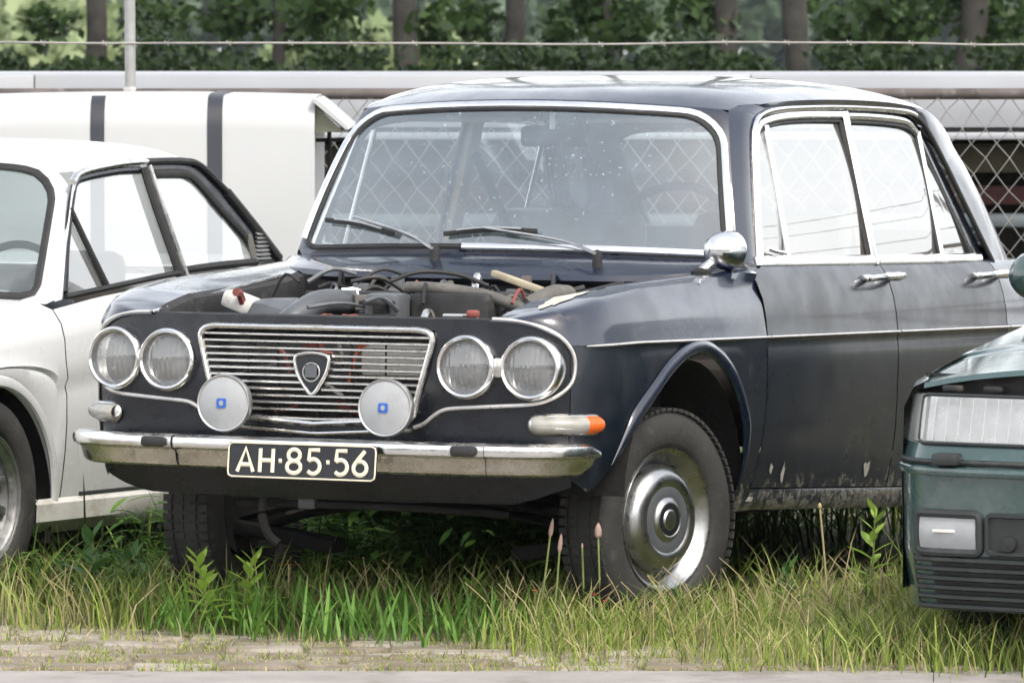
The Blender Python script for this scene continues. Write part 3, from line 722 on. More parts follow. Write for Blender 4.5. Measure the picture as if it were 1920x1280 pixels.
    tube('belt_trim', [SD(y, .917, .004) for y in np.linspace(.545, 1.436, 10)], .016, chrome, dl, n=8, hint=(1, 0, .2), r2=.008, mir=mir)
    tube('vent_bar', [SD(.80 + .03 * t, .925 + .372 * t, .001) for t in np.linspace(0, 1, 6)], .010, chrome, dl, n=8, hint=(1, 0, .2), r2=.008, mir=mir)
    tube('vent_catch', [SD(y, z, .012) for y, z in ((.64, .952), (.68, .945), (.76, .938))], .006, chrome, dl, n=8, mir=mir)
    F2 = [(1.445, 1.334), (1.62, 1.334), (1.80, 1.330), (1.895, 1.322), (1.945, 1.300), (1.985, 1.262), (2.09, 1.12), (2.245, .918)]
    f2 = cr(F2, 40)
    tube('window_frame', [SD(y, z, -.003) for y, z in f2[:22]], .012, chrome, dr, n=8, hint=(1, 0, .2), r2=.010, mir=mir)
    tube('window_frame', [SD(y, z, -.004) for y, z in f2[21:]], .008, chrome, dr, n=8, hint=(1, 0, .2), r2=.010, mir=mir)
    tube('window_seal', [SD(y - .02, z - .004, -.006) for y, z in f2[22:]], .012, rubber, dr, n=6, hint=(1, 0, .2), r2=.008, mir=mir)
    tube('window_seal', [SD(y, z - .016, -.006) for y, z in f2[:22]], .006, rubber, dr, n=6, hint=(1, 0, .2), r2=.006, mir=mir)
    # rubber door edge between frame and gutter
    G_ = [[SD(a[0], a[1], -.016), SD(b[0], b[1], -.012)] for a, b in zip(cr(F1 + F2[1:], 90), cr(OUT, 90))]
    grid('door_rebate', G_, mask_black, roof, flip=False, mir=mir)
    tube('belt_trim', [SD(y, .917, .004) for y in np.linspace(1.441, 2.265, 10)], .016, chrome, dr, n=8, hint=(1, 0, .2), r2=.008, mir=mir)
    tube('quarter_bar', [SD(1.952 + .01 * t, .925 + .37 * t, .001) for t in np.linspace(0, 1, 6)], .010, chrome, dr, n=8, hint=(1, 0, .2), r2=.008, mir=mir)
    tube('window_seal', [SD(1.940 + .01 * t, .925 + .37 * t, -.004) for t in np.linspace(0, 1, 6)], .006, rubber, dr, n=6, hint=(1, 0, .2), r2=.006, mir=mir)
    def pane(name, poly, par, bow=.011):
        P = densify(np.array(poly), 60)
        c = P.mean(0)
        return disc_patch(name, P, lambda y, z: SD(y, z, -.012 + bow * (1 - ((z - 1.12) / .2) ** 2)), side_glass, par, rings=12, mir=mir)
    pane('vent_glass', [(.615, .922), (.80, .922), (.828, 1.30), (.775, 1.28), (.735, 1.235), (.66, 1.06)], dl)
    pane('door_glass', [(.805, .922), (1.39, .922), (1.395, 1.328), (1.15, 1.325), (.95, 1.316), (.833, 1.303)], dl)
    pane('door_glass', [(1.45, .922), (1.945, .922), (1.955, 1.285), (1.90, 1.312), (1.80, 1.322), (1.45, 1.326)], dr)
    pane('quarter_glass', [(1.958, .922), (2.235, .922), (2.085, 1.115), (1.985, 1.25), (1.965, 1.27)], dr)
# rear window
def WR(u, v):
    B = np.array([.60 * u, 2.86 - .15 * u * u, .925]); T = np.array([.54 * u, 2.42 - .20 * u * u, 1.362 - .055 * u * u]); return B + (T - B) * v + np.array([0, .02 * 4 * v * (1 - v), 0])
RO = densify(rrect(-.98, .98, .06, .93, [(.1, .12)] * 4, 6), 80)
rw = disc_patch('rear_window', RO, WR, glass('rear_glass', (.8, .86, .86), .10, (.5, .52, .52), .2), car, rings=6)
tube('rear_window_trim', [WR(*p) + np.array([0, .004, .004]) for p in RO], .010, rubber, rw, n=8, closed=True)
RB2 = densify(rrect(-1.03, 1.03, -.02, 1.0, [(.05, .05)] * 4, 6), 80)
A = [[WR(*a), WR(*b)] for a, b in zip(RO, RB2)]; A.append(A[0]); grid('rear_window_frame', A, navy, car)
# ---- scuttle, bulkhead, wipers, mirror
A = []
for u in np.linspace(-1, 1, 31):
    b = W(u * .998, 0.0); x = b[0]
    yb = interp(abs(x), [0, .4, .62, .69], [.165, .205, .30, .40]); zb = interp(abs(x), [0, .45, .69], [.884, .882, .893])
    A.append([b + (0, .004, .003), (x, (b[1] + yb) / 2, .5 * (zb + b[2]) + .004), (x, yb + .02, zb + .004), (x, yb, zb - .004), (x, yb - .006, zb - .02), (x, yb + .012, zb - .03)])
sc = grid('scuttle', A, navy, car, flip=True)
A = [[(x, interp(abs(x), [0, .5], [.22, .26]), z) for z in (.868, .7, .5, .3)] for x in np.linspace(-.56, .56, 13)]
grid('bulkhead', A, bay_black, car, flip=True)
def onW(x, z, off):     # a point standing off the windscreen, by its x and height
    best = min(((abs(W(u, v)[0] - x) + abs(W(u, v)[2] - z)), u, v) for u in np.linspace(-1, 1, 81) for v in np.linspace(0, 1, 41))
    return W(best[1], best[2]) + np.array([0, -off, off * .5])
for (px, tip, b0, b1, piv) in ((-.155, (-.46, 1.012), (-.585, 1.005), (-.32, .978), (-.14, .27, .915)), (.335, (-.02, .990), (-.16, .975), (.13, .985), (.36, .27, .908))):
    wi = bpy.data.objects.new('wiper', None); link(wi, car)
    t_ = onW(tip[0], tip[1], .028); p_ = np.array([piv[0], piv[1], piv[2]])
    mid = onW(p_[0] * .62 + tip[0] * .38, .965 if px < 0 else .955, .035)
    tube('wiper_arm', cr([p_ + (0, -.015, .03), mid, t_], 12), np.linspace(.010, .005, 12), alu, wi, n=6, r2=.004)
    lathe('wiper_pivot', [(-.03, .014), (.02, .014), (.036, .012), (.040, .002)], bay_black, wi, n=14, axis='z', c=p_)
    bl = cr([onW(*b0, .014), (onW(*b0, .014) + onW(*b1, .014)) / 2 + np.array([0, -.006, .008]), onW(*b1, .014)], 14)
    tube('wiper_blade', bl, .004, rubber, wi, n=6, r2=.008)
    tube('blade_holder', bl[2:-2] + np.array([0, -.008, .006]), .003, alu, wi, n=6)
mi = bpy.data.objects.new('wing_mirror', None); link(mi, car)
mc = np.array([.702, .375, .950])
prof = [(-.078, .002), (-.074, .018), (-.062, .034), (-.04, .047), (-.012, .054), (.014, .056), (.020, .054)]
lathe_on('mirror_shell', [(-t, r) for t, r in prof], ring_frame(mc, (-.25, -1, .05)), chrome, mi, n=32)
lathe_on('mirror_glass', [(-.018, .054), (-.02, .001)], ring_frame(mc, (-.25, -1, .05)), alu, mi, n=32)
tube('mirror_stalk', cr([(.668, .285, .888), (.675, .295, .905), (.69, .335, .925), (.70, .37, .94)], 10), np.linspace(.015, .010, 10), chrome2, mi, n=10)
lathe('mirror_foot', [(-.01, .03), (.004, .028), (.012, .016), (.014, .002)], black, mi, n=20, axis='z', c=(.668, .28, .889))
# ---- wheels
def wheel(name, c, steer, mir, capped=True, parent=None, Rw=.297, tw=.142, rimm=None, mats=None):
    w_ = bpy.data.objects.new(name, None); link(w_, parent); w_.location = tuple(c); w_.rotation_euler = (0, 0, (steer if not mir else math.pi + steer))
    k = Rw / .297; h = tw / 2
    tp = [(-h * .75, .190), (-h * .98, .205), (-h * 1.05, .235), (-h * 1.0, .265), (-h * .85, .286), (-h * .6, .295), (0, .297), (h * .6, .295), (h * .85, .286), (h * 1.0, .265), (h * 1.06, .235), (h * 1.0, .208), (h * .93, .200), (h * .80, .193), (h * .72, .188)]
    ty = lathe('tyre', [(a, b * k) for a, b in tp], tyre_m, w_, n=72)
    if parent is car:
        gs = []
        for i in range(72):
            a = 2 * math.pi * i / 72; rot = Matrix.Rotation(a, 3, 'X')
            for xx in (-.055, -.02, .02, .055):
                v, f = box_g((xx, 0, .2955), (.026, .019, .008), 0); gs.append((np.array([rot @ Vector(p) for p in v]), f))
        M('tread_block', *join(gs), tyre_m, ty, smooth=False)
    lathe('rim', [(-h * .7, .190), (-h * .6, .17), (-h * .3, .165), (h * .2, .165), (h * .55, .172), (h * .72, .186), (h * .86, .194), (h * .92, .192), (h * .88, .184), (h * .66, .174), (h * .48, .160), (h * .34, .150), (h * .40, .12), (h * .5, .09), (h * .5, .002), (-h * .3, .002), (-h * .3, .14)] if k == 1 else [(a, b * k) for a, b in [(-h * .7, .190), (h * .2, .165), (h * .72, .186), (h * .88, .194), (h * .9, .186), (h * .6, .172), (h * .3, .15), (h * .45, .11), (h * .62, .06), (h * .6, .002)]], rimm or hub_chrome, w_, n=56)
    if capped:
        cp = lathe('hubcap', [(h * .42, .146), (h * .60, .144), (h * .78, .136), (h * .93, .122), (h * 1.0, .108), (h * .99, .098), (h * .94, .092), (h * .90, .088), (h * .90, .062), (h * .97, .055), (h * 1.04, .05), (h * 1.06, .046), (h * 1.02, .042), (h * 1.02, .030), (h * 1.10, .024), (h * 1.12, .002)], hub_chrome, w_, n=56)
        lathe('hubcap_ring', [(h * .905, .0905), (h * .915, .089), (h * .915, .060), (h * .905, .058)], grey_plastic, cp, n=48)
        lathe('hubcap_badge', [(h * 1.03, .043), (h * 1.04, .040), (h * 1.04, .027)], plate_black, cp, n=40)
    return w_
hz = -2.48 * math.sin(TH) + .297 * math.cos(TH); hy = 2.48 - 2.48 * math.cos(TH) - .297 * math.sin(TH)
STEER = R(-13)
wheel('front_wheel', (.650, hy, hz), STEER, False, parent=car); wheel('front_wheel', (-.605, hy, hz), 0, True, parent=car, rimm=black)
wheel('rear_wheel', (.640, 2.48, .285), 0, False, parent=car); wheel('rear_wheel', (-.640, 2.48, .285), 0, True, parent=car, rimm=black)
# ---- underside, front suspension
box('floor_pan', (0, 1.75, .245), (1.36, 2.7, .05), black, car, .01)
box('engine_undertray', (0, -.2, .33), (.75, .75, .06), black, car, .02)
gs = [tube_g(cr([(-.60, hy, .19), (-.35, hy - .02, .245), (0, hy - .03, .275), (.35, hy - .02, .245), (.60, hy, .19)], 24), .028, 6, r2=.014), tube_g(cr([(-.52, hy, .165), (-.35, hy - .02, .215), (0, hy - .03, .25), (.35, hy - .02, .215), (.52, hy, .165)], 24), .028, 6, r2=.012)]
M('leaf_spring', *join(gs), black, car)
tube('anti_roll_bar', cr([(-.30, -.56, .268), (0, -.60, .272), (.30, -.56, .268), (.42, -.40, .25)], 20), .010, black, car)
tube('towing_hook', cr([(-.19, -.62, .30), (-.195, -.62, .24), (-.18, -.615, .19), (-.15, -.61, .165)], 14), .012, black, car)
box('stay_plate', (-.07, -.60, .285), (.05, .02, .05), grey_plastic, car, .004)
for x in (-.45, .45): box('suspension_arm', (x, hy - .02, .15), (.36, .09, .04), black, car, .012, Matrix.Rotation(R(8 if x < 0 else -8), 3, 'Y'))
# ---- engine bay
box('radiator', (.0, -.52, .58), (.52, .06, .26), bay_black, car, .01)
ab = box('air_cleaner', (-.30, -.30, .735), (.16, .26, .14), grey_plastic, car, .05, Matrix.Rotation(R(14), 3, 'Y'))
tube('air_intake', cr([(-.22, -.47, .735), (-.20, -.43, .765), (-.18, -.34, .80), (-.16, -.2, .80)], 12), .034, grey_plastic, car, n=16)
tube('intake_mouth', [(-.212, -.475, .738), (-.222, -.50, .728)], .026, white_plastic, car, n=16)
bt = bpy.data.objects.new('washer_bottle', None); link(bt, car)
box('bottle', (-.41, -.35, .795), (.10, .07, .05), white_plastic, bt, .014, Matrix.Rotation(R(18), 3, 'Y')); box('bottle_neck', (-.44, -.34, .76), (.05, .05, .08), grey_plastic, bt, .01)
fs_ = box('fan_cowl', (.05, -.36, .75), (.10, .14, .16), grey_plastic, car, .016)
for k in range(4): box('cowl_rib', (.05, -.445, .70 + .035 * k), (.105, .014, .012), bay_black, fs_, .003)
box('heater_box', (.22, -.22, .76), (.24, .28, .15), bay_black, car, .02)
tube('water_hose', cr([(.08, -.33, .845), (.16, -.33, .845), (.30, -.32, .83), (.40, -.31, .80), (.45, -.28, .78)], 24), .016, hose_m, car, n=12)
tube('hose_elbow', cr([(.43, -.30, .80), (.47, -.25, .83), (.47, -.15, .83)], 12), .027, hose_m, car, n=12)
box('loose_lath', (.26, -.02, .86), (.16, .03, .018), wood_m, car, .004, Matrix.Rotation(R(17), 3, 'Y'))
tube('fuel_pipe', cr([(-.01, -.25, .86), (.05, -.2, .885), (.14, -.15, .88), (.22, -.12, .85)], 14), .006, rubber, car)
lathe('brake_reservoir', [(0, .03), (.05, .032), (.06, .02), (.09, .018), (.092, .002)], grey_plastic, car, n=16, axis='z', c=(-.09, -.05, .78))
box('coil_bracket', (-.14, -.12, .78), (.10, .08, .10), bay_black, car, .012)
for k in range(7):
    r_ = np.random.default_rng(50 + k); x = -.16 + .05 * k * .8 + .0; p0 = np.array([x, -.46, .72])
    tube('ignition_lead', cr([p0 + (0, .02, -.02), p0 + (r_.uniform(-.03, .03), .04, .04), p0 + (r_.uniform(-.05, .05), .08, .045), p0 + (r_.uniform(-.05, .05), .10, .0)], 12), .0042, red_wire, car, n=6)
r_ = np.random.default_rng(9)
for k in range(64):                          # clutter of pipes, clips and cables
    p0 = np.array([r_.uniform(-.44, .44), r_.uniform(-.45, .15), 0]); p0[2] = r_.uniform(.72, .80) + .12 * (p0[1] + .45); q = p0 + r_.normal(0, .07, 3) * [1, 1, .35]; m_ = (p0 + q) / 2 + np.array([0, 0, r_.uniform(.0, .05)])
    tube(['fuel_pipe', 'cable', 'vacuum_hose'][k % 3], cr([p0, m_, q], 10), [.006, .004, .009][k % 3] * r_.uniform(.7, 1.3), [hose_m, rubber, bay_black, red_wire, grey_plastic, rubber, chrome2][k % 7], car, n=6)
for k in range(44):
    p0 = np.array([r_.uniform(-.42, .42), r_.uniform(-.45, .15), 0]); p0[2] = r_.uniform(.71, .785) + .11 * (p0[1] + .45)
    if k % 2: lathe('bolt_cap', [(0, .014), (.016, .014), (.02, .008), (.021, .001)], [alu, bay_black, chrome2][k % 3], car, n=8, axis='z', c=p0)
    else: box('bracket', p0, tuple(r_.uniform(.02, .07, 3)), [bay_black, grey_plastic, hose_m, black, rust_rail][k % 5], car, .004, Matrix.Rotation(r_.uniform(0, 3), 3, 'Z'))
box('battery', (.20, -.60, .665), (.20, .07, .095), white_plastic, car, .01)
box('fuse_box', (-.06, -.60, .70), (.05, .04, .03), red_wire, car, .006)
for k in range(10):
    r_ = np.random.default_rng(80 + k); x = r_.uniform(-.28, .2); z = r_.uniform(.53, .71)
    tube('wiring', cr([(x, -.585, z), (x + r_.uniform(-.08, .08), -.60, z + r_.uniform(-.03, .04)), (x + r_.uniform(-.15, .15), -.59, z + r_.uniform(-.05, .05))], 10), .006, [red_wire, hose_m, white_plastic, red_wire][k % 4], car, n=6)
tube('orange_lead', cr([(.07, -.64, .60), (.085, -.645, .65), (.10, -.64, .69), (.12, -.64, .70)], 10), .005, orange_m, car, n=6)
box('hinge_bracket', (.42, -.615, .785), (.03, .03, .02), red_wire, car, .006); box('catch_plate', (.36, -.60, .779), (.06, .03, .01), alu, car, .003)
for s, x in ((1, .515), (-1, -.515)):
    tube('wing_gutter', cr([(x, -.66, .772), (x - .01 * s, -.5, .795), (x + .0, -.2, .832), (x + .01 * s, .08, .862)], 16), .006, chrome2 if s < 0 else bay_black, car, n=6)
# ---- cabin
dash = box('dashboard', (0, .66, .86), (1.26, .30, .16), mask_black, car, .04)
sw = bpy.data.objects.new('steering_wheel', None); link(sw, car)
scn = np.array([.265, .93, .945]); tx = Matrix.Rotation(R(-28), 3, 'X')
tube('wheel_rim', [scn + np.array(tx @ Vector((.205 * math.cos(a), 0, .205 * math.sin(a)))) for a in np.linspace(0, 2 * math.pi, 44, endpoint=False)], .012, rubber, sw, n=8, closed=True, hint=(0, 1, 0))
for a in (200, 340): tube('wheel_spoke', [scn + np.array((0, -.02, 0)), scn + np.array(tx @ Vector((.2 * math.cos(R(a)), 0, .2 * math.sin(R(a)))))], .009, alu, sw, n=6)
tube('steering_column', [scn, (.265, .6, .84)], .03, rubber, sw)
for x in (-.33, .33):
    st = bpy.data.objects.new('front_seat', None); link(st, car)
    box('seat_cushion', (x, 1.25, .52), (.52, .52, .20), seat_m, st, .06); box('seat_back', (x, 1.50, .80), (.50, .14, .52), seat_m, st, .06, Matrix.Rotation(R(-12), 3, 'X'))
bs = bpy.data.objects.new('rear_seat', None); link(bs, car)
box('bench_cushion', (0, 2.05, .52), (1.24, .5, .2), seat_m, bs, .06); box('bench_back', (0, 2.36, .78), (1.22, .16, .46), seat_m, bs, .06, Matrix.Rotation(R(-14), 3, 'X'))
box('parcel_shelf', (0, 2.55, .90), (1.16, .34, .02), tan_m, car, .005)
rm = box('rear_view_mirror', (.0, .74, 1.262), (.21, .03, .06), rubber, car, .015); box('mirror_stem', (0, .735, 1.31), (.02, .02, .06), alu, rm, .004)
box('sun_visor', (.30, .80, 1.322), (.40, .13, .018), headliner, car, .008, Matrix.Rotation(R(12), 3, 'X')); box('sun_visor', (-.30, .80, 1.322), (.40, .13, .018), headliner, car, .008, Matrix.Rotation(R(12), 3, 'X'))
A = [[(p[0] * .97, p[1] + .01, p[2] - .03) for p in row[2:-2]] for row in rb[2:-2]]
grid('headlining', A, headliner, roof, flip=True)
for x in (-.665, .665):
    box('centre_pillar', (x - .03 * np.sign(x), 1.43, 1.12), (.03, .07, .44), tan_m, car, .008, Matrix.Rotation(R(13 if x < 0 else -13), 3, 'Y'))
    box('door_card', (x, 1.4, .70), (.02, 1.6, .40), seat_m, car, .004)
tube('seat_belt', [(-.60, 1.44, 1.22), (-.42, 1.36, .95), (-.2, 1.3, .62)], .022, rubber, car, n=6, r2=.003)
# ================================================================== white coupe (left)
wc = thing('coupe_car', 'white coupe with black window surrounds parked at the left edge beside the dark saloon', 'car', (-2.15, .9, 0))
WX = -1.35; WCX = -2.15                       # its near flank and its middle
def wplan(y): return WX - WCX - interp(y, [-.95, -.85, -.7, -.4, 0, 1.4, 2.2, 2.6, 2.75], [.20, .11, .06, .02, 0, 0, .02, .07, .14])
def ztop(y): return interp(y, [-.95, -.8, -.5, 0, .3, .6, 1.0, 1.5, 2.0, 2.6, 2.75], [.66, .70, .755, .80, .815, .845, .872, .885, .885, .86, .82])
WHY = -.065
def warch(y, c=WHY, r=.365, zc=.245):
    k = (y - c) / r; return zc + r * math.sqrt(1 - k * k) if abs(k) < 1 else None
WR_ = [(.26, .02), (.16, .012), (.09, .0), (.05, -.015), (.022, -.055), (.010, -.10), (.006, -.16), (.0, -.21), (.010, -.235), (.004, -.26), (.004, -.34), (.01, -.42), (.02, -.50), (.03, -.56)]
def wcol(y, zb=None, off=0, rows=WR_, inner=None):
    out = []; zt = ztop(y); hw = wplan(y); zmax = zt + rows[-1][1]
    for d, dz in rows:
        z = zt + dz
        if zb is not None and dz < -.13: z = (zt - .13) + (dz + .13) * ((zt - .13) - zb) / (-(rows[-1][1]) - .13)
        out.append((WCX + (hw - d + off), y, z))
    return out
def wbot(y): return interp(y, [-.9, .2, 1.3, 2.8], [.27, .262, .245, .26])
def panel(name, y0, y1, n, mat=white_paint, arch=None, skip=0):
    A = []
    ys = list(np.linspace(y0, y1, n))
    if arch is not None: ys = sorted(set(ys + [arch + .365 * math.cos(R(a)) for a in range(2, 180, 6)])); ys = [y for y in ys if y0 <= y <= y1]
    for y in ys:
        zb = wbot(y)
        if arch is not None:
            z = warch(y, arch); zb = max(zb, z) if z else zb
        A.append(wcol(y, zb)[skip:])
    o = grid(name, A, mat, wc, flip=True)
    B = np.array(A); B[:, :, 0] = 2 * WCX - B[:, :, 0]
    grid(name, B, mat, wc)
    return o
wf = panel('front_wing', -.92, .345, 26, arch=WHY)
wd = panel('door', .351, 1.30, 14, skip=3)
panel('rear_wing', 1.306, 2.74, 26, arch=2.15, skip=3)
# arch lip
for cy in (WHY, 2.15):
    for sx in (1, -1):
        P = [(WCX + sx * (wplan(cy + .365 * math.cos(R(a))) + interp(.245 + .365 * math.sin(R(a)), [.245, .42, .6], [-.026, -.012, -.002])), cy + .375 * math.cos(R(a)), .245 + .375 * math.sin(R(a))) for a in np.linspace(0, 180, 40)]
        tube('arch_lip', P, .017, white_paint, wf, n=8, hint=(1, 0, 0), r2=.010)
for sx in (1, -1):   # rocker under the door
    A = [[(WCX + sx * (wplan(y) - d), y, z) for d, z in ((.026, wbot(y) + .004), (.012, wbot(y) - .01), (.015, wbot(y) - .06), (.045, interp(y, [.2, 1.5], [.175, .135])), (.12, .15))] for y in np.linspace(.19, 1.80, 10)]
    grid('rocker', A, white_low, wc, flip=sx > 0)
tube('door_gap', [(WX - .022, y, wbot(y) + .012) for y in np.linspace(.45, 1.3, 8)], .004, rubber, wd, n=6)
# bonnet and nose
A = [[(WCX + x * (wplan(y) - .25), y, ztop(y) + .022 + .02 * (1 - x * x)) for x in np.linspace(-1, 1, 15)] for y in np.linspace(-.90, .45, 14)]
grid('bonnet', A, white_paint, wc)
A = []
for x in np.linspace(-.62, .62, 15):
    y = -.95 + .06 * (x / .6) ** 2; A.append([(WCX + x, y + .06, .685), (WCX + x, y + .01, .66), (WCX + x, y, .60), (WCX + x, y - .01, .45), (WCX + x, y + .03, .26)])
grid('nose_panel', A, white_paint, wc, flip=False)
box('bumper', (WCX, -1.0, .46), (1.5, .10, .09), green_black, wc, .03)
for x in (-.52, -.32, .32, .52): lathe('headlamp', [(.0, .07), (-.02, .068), (-.028, .05), (-.03, .001)], head_glass, wc, axis='y', c=(WCX + x, -.96, .60))
A = [[(WCX + x, 2.75 + .04 * (1 - x * x / .5), z) for z in np.linspace(.80, .28, 6)] for x in np.linspace(-.66, .66, 9)]
grid('tail_panel', A, white_paint, wc, flip=True)
A = [[(WCX + x * .66, y, ztop(y) - .012) for x in np.linspace(-1, 1, 9)] for y in np.linspace(1.84, 2.75, 6)]
grid('boot_lid', A, white_paint, wc)
# greenhouse
def WS(y, z, d=0.0): return np.array([WX - .075 - (z - .86) * .30 + d, y, z])
wroof = []
for y, zc_w, hw in [(.70, 1.238, .555), (.80, 1.262, .575), (.95, 1.277, .585), (1.15, 1.282, .588), (1.28, 1.281, .586), (1.38, 1.273, .582), (1.47, 1.258, .575), (1.55, 1.230, .56)]:
    wroof.append([(WCX + hw * math.copysign(abs(u) ** .9, u), y - .06 * (1 - u * u) * (1 if y < .9 else 0), zc_w - .022 * abs(u) ** 2 - (.026) * abs(u) ** 8) for u in np.linspace(-1, 1, 25)])
wrf = grid('roof', wroof, white_paint, wc)
def WW(u, v):
    B = np.array([WCX + .725 * u, .22 + .15 * u * u, .835 - .008 * u * u]); T = np.array([WCX + .59 * u, .645 + .06 * u * u, 1.238 - .07 * abs(u) ** 8]); return B + (T - B) * v
WO2 = densify(rrect(-.95, .95, .03, .93, [(.06, .08), (.06, .08), (.12, .16), (.12, .16)], 6), 90)
wwg = disc_patch('windscreen', WO2, WW, glass('coupe_windscreen', (.72, .80, .80), .10, (.42, .50, .50), .1), wc, rings=7)
tube('windscreen_seal', [WW(*p) + np.array([0, -.004, .002]) for p in WO2], .013, rubber, wwg, n=6, closed=True, hint=(0, -.8, .5), r2=.006)
RB3 = densify(rrect(-1.03, 1.03, -.02, 1.0, [(.04, .05)] * 4, 6), 90)
A = [[WW(*a), WW(*b)] for a, b in zip(WO2, RB3)]; A.append(A[0]); grid('screen_frame', A, white_paint, wc, flip=True)
# flank of the cabin: front pillar, black surround, panes
def sgrid(name, rowsA, rowsB, mat, par, d0=0, d1=0, n=24):
    a = densify(np.array([WS(y, z, d0) for y, z in rowsA]), n, closed=False); b = densify(np.array([WS(y, z, d1) for y, z in rowsB]), n, closed=False)
    for sx in (1, -1):
        G_ = np.array([[p, (p + q) / 2 + np.array([.004, 0, 0]), q] for p, q in zip(a, b)])
        if sx < 0: G_[:, :, 0] = 2 * WCX - G_[:, :, 0]
        grid(name, G_, mat, par, flip=sx > 0)
def stube(name, pts, r, mat, par, r2=None, d=0.0, n=30):
    P = cr([WS(y, z, d) for y, z in pts], n)
    for sx in (1, -1):
        Q = P.copy()
        if sx < 0: Q[:, 0] = 2 * WCX - Q[:, 0]
        tube(name, Q, r, mat, par, n=8, hint=(sx, 0, 0), r2=r2 or r)
T1 = [(.44, .838), (.54, 1.0), (.665, 1.165), (.73, 1.192), (.95, 1.212), (1.13, 1.217), (1.36, 1.214), (1.46, 1.196), (1.58, 1.115), (1.70, 1.005), (1.80, .905)]
apt = [tuple(WW(1.02, v)) for v in np.linspace(0, .97, 8)]
for sx in (1, -1):
    P = densify(np.array([WS(y, z) for y, z in T1[:4]]), 16, closed=False); Q = densify(np.array(apt), 16, closed=False)
    E_ = np.array([[q, (p + q) / 2 + np.array([.012, -.004, 0]), p] for p, q in zip(P, Q)])
    if sx < 0: E_[:, :, 0] = 2 * WCX - E_[:, :, 0]
    grid('front_pillar', E_, white_paint, wc, flip=sx < 0)
    Rl = densify(np.array([r[-1] for r in wroof]), 30, closed=False); D_ = densify(np.array([WS(y, z) for y, z in T1[3:9]]), 30, closed=False)
    E_ = np.array([[q, (p + q) / 2 + np.array([.008, 0, .004]), p] for p, q in zip(D_, Rl)])
    if sx < 0: E_[:, :, 0] = 2 * WCX - E_[:, :, 0]
    grid('cant_rail', E_, white_paint, wrf, flip=sx < 0)
stube('window_surround', T1[2:6], .010, chrome2, wc, .012)
stube('window_surround', T1[5:9], .011, rubber, wc, .012); stube('window_surround', T1[8:], .016, rubber, wc, .014)
stube('door_frame', [(.475, .848), (.56, .99), (.68, 1.145), (.735, 1.172), (.95, 1.19), (1.10, 1.192)], .012, mask_black, wd, .010, -.012)
stube('door_frame', [(1.105, 1.20), (1.12, 1.08), (1.14, .96), (1.155, .865)], .016, rubber, wd, .012, .0)
stube('door_frame', [(1.13, 1.205), (1.147, 1.08), (1.167, .96), (1.183, .87)], .009, chrome2, wd, .010, .006)
stube('vent_bar', [(.615, 1.09), (.66, .98), (.715, .855)], .009, rubber, wd, .010, -.004)
stube('belt_seal', [(.45, .838), (.7, .855), (1.0, .875), (1.19, .885)], .009, rubber, wd, .010, .002)
stube('quarter_frame', [(1.17, 1.178), (1.35, 1.176), (1.42, 1.155), (1.53, 1.065), (1.63, .985), (1.65, .955)], .014, rubber, wc, .010, -.010)
stube('quarter_frame', [(1.652, .985), (1.648, .90)], .014, hose_m, wc, .010, -.004, n=6)
stube('quarter_sill', [(1.19, .89), (1.4, .897), (1.65, .90)], .012, rubber, wc, .010, .0)
sgrid('rear_pillar', T1[5:], [(1.17, 1.165), (1.35, 1.162), (1.41, 1.14), (1.52, 1.05), (1.64, .955), (1.66, .90)], mask_black, wc, -.006, -.014)
for k in range(7):
    for sx in (1, -1):
        p = WS(1.712 - .004 * k, .985 - .0125 * k, .006); x = p[0] if sx > 0 else 2 * WCX - p[0]
        box('louvre', (x, p[1], p[2]), (.014, .05 + .006 * k, .005), alu, wc, .001, Matrix.Rotation(R(25 * sx), 3, 'Y'))
wsg = glass('coupe_side_glass', (.92, .95, .95), .10, (.82, .84, .83), .1, 4, ior=3.2)
def wpane(name, poly, par):
    P = densify(np.array(poly), 50)
    for sx in (1, -1):
        disc_patch(name, P, lambda y, z: (lambda q: np.array([q[0] if sx > 0 else 2 * WCX - q[0], q[1], q[2]]))(WS(y, z, -.016)), wsg, par, rings=5)
wpane('vent_glass', [(.475, .845), (.71, .857), (.66, .975), (.62, 1.075), (.56, .99)], wd)
wpane('door_glass', [(.715, .857), (1.15, .88), (1.125, 1.05), (1.105, 1.19), (.95, 1.188), (.735, 1.17), (.68, 1.143), (.62, 1.078)], wd)
wpane('quarter_glass', [(1.18, .89), (1.648, .90), (1.648, .96), (1.53, 1.062), (1.42, 1.152), (1.35, 1.174), (1.15, 1.176), (1.165, 1.0)], wc)
A = [[(WCX + x * hw, y, z) for x in np.linspace(-1, 1, 9)] for y, z, hw in ((1.55, 1.205, .55), (1.65, 1.085, .57), (1.76, .97, .60), (1.88, .875, .62))]
grid('rear_window', A, wsg, wc)
for sx in (1, -1):   # fastback shoulders
    A = [[(WCX + sx * x, y, z) for x in (a, b)] for y, z, a, b in ((1.55, 1.19, .54, .60), (1.65, 1.075, .56, .64), (1.76, .963, .59, .68), (1.88, .87, .61, .71))]
    grid('shoulder', A, white_paint, wc, flip=sx < 0)
alloy = pbr('dull_alloy', (.20, .20, .20), .5, .6, var=.2, scale=14, dirt=[((.09, .085, .075), 12, .52, .6)])
def wheel_face(w_):      # pressed spokes, slots between them and a centre cap
    for k in range(10):
        rot = Matrix.Rotation(2 * math.pi * k / 10, 3, 'X'); v, f = box_g((.044, 0, .108), (.02, .026, .085), .006); M('spoke', [rot @ Vector(p) for p in v], f, alu, w_)
    lathe('rim_ring', [(.052, .160), (.060, .172), (.072, .186), (.076, .188), (.070, .178)], alu, w_, n=48)
    lathe('centre_cap', [(.03, .060), (.058, .056), (.064, .04), (.066, .002)], alu, w_, n=32)
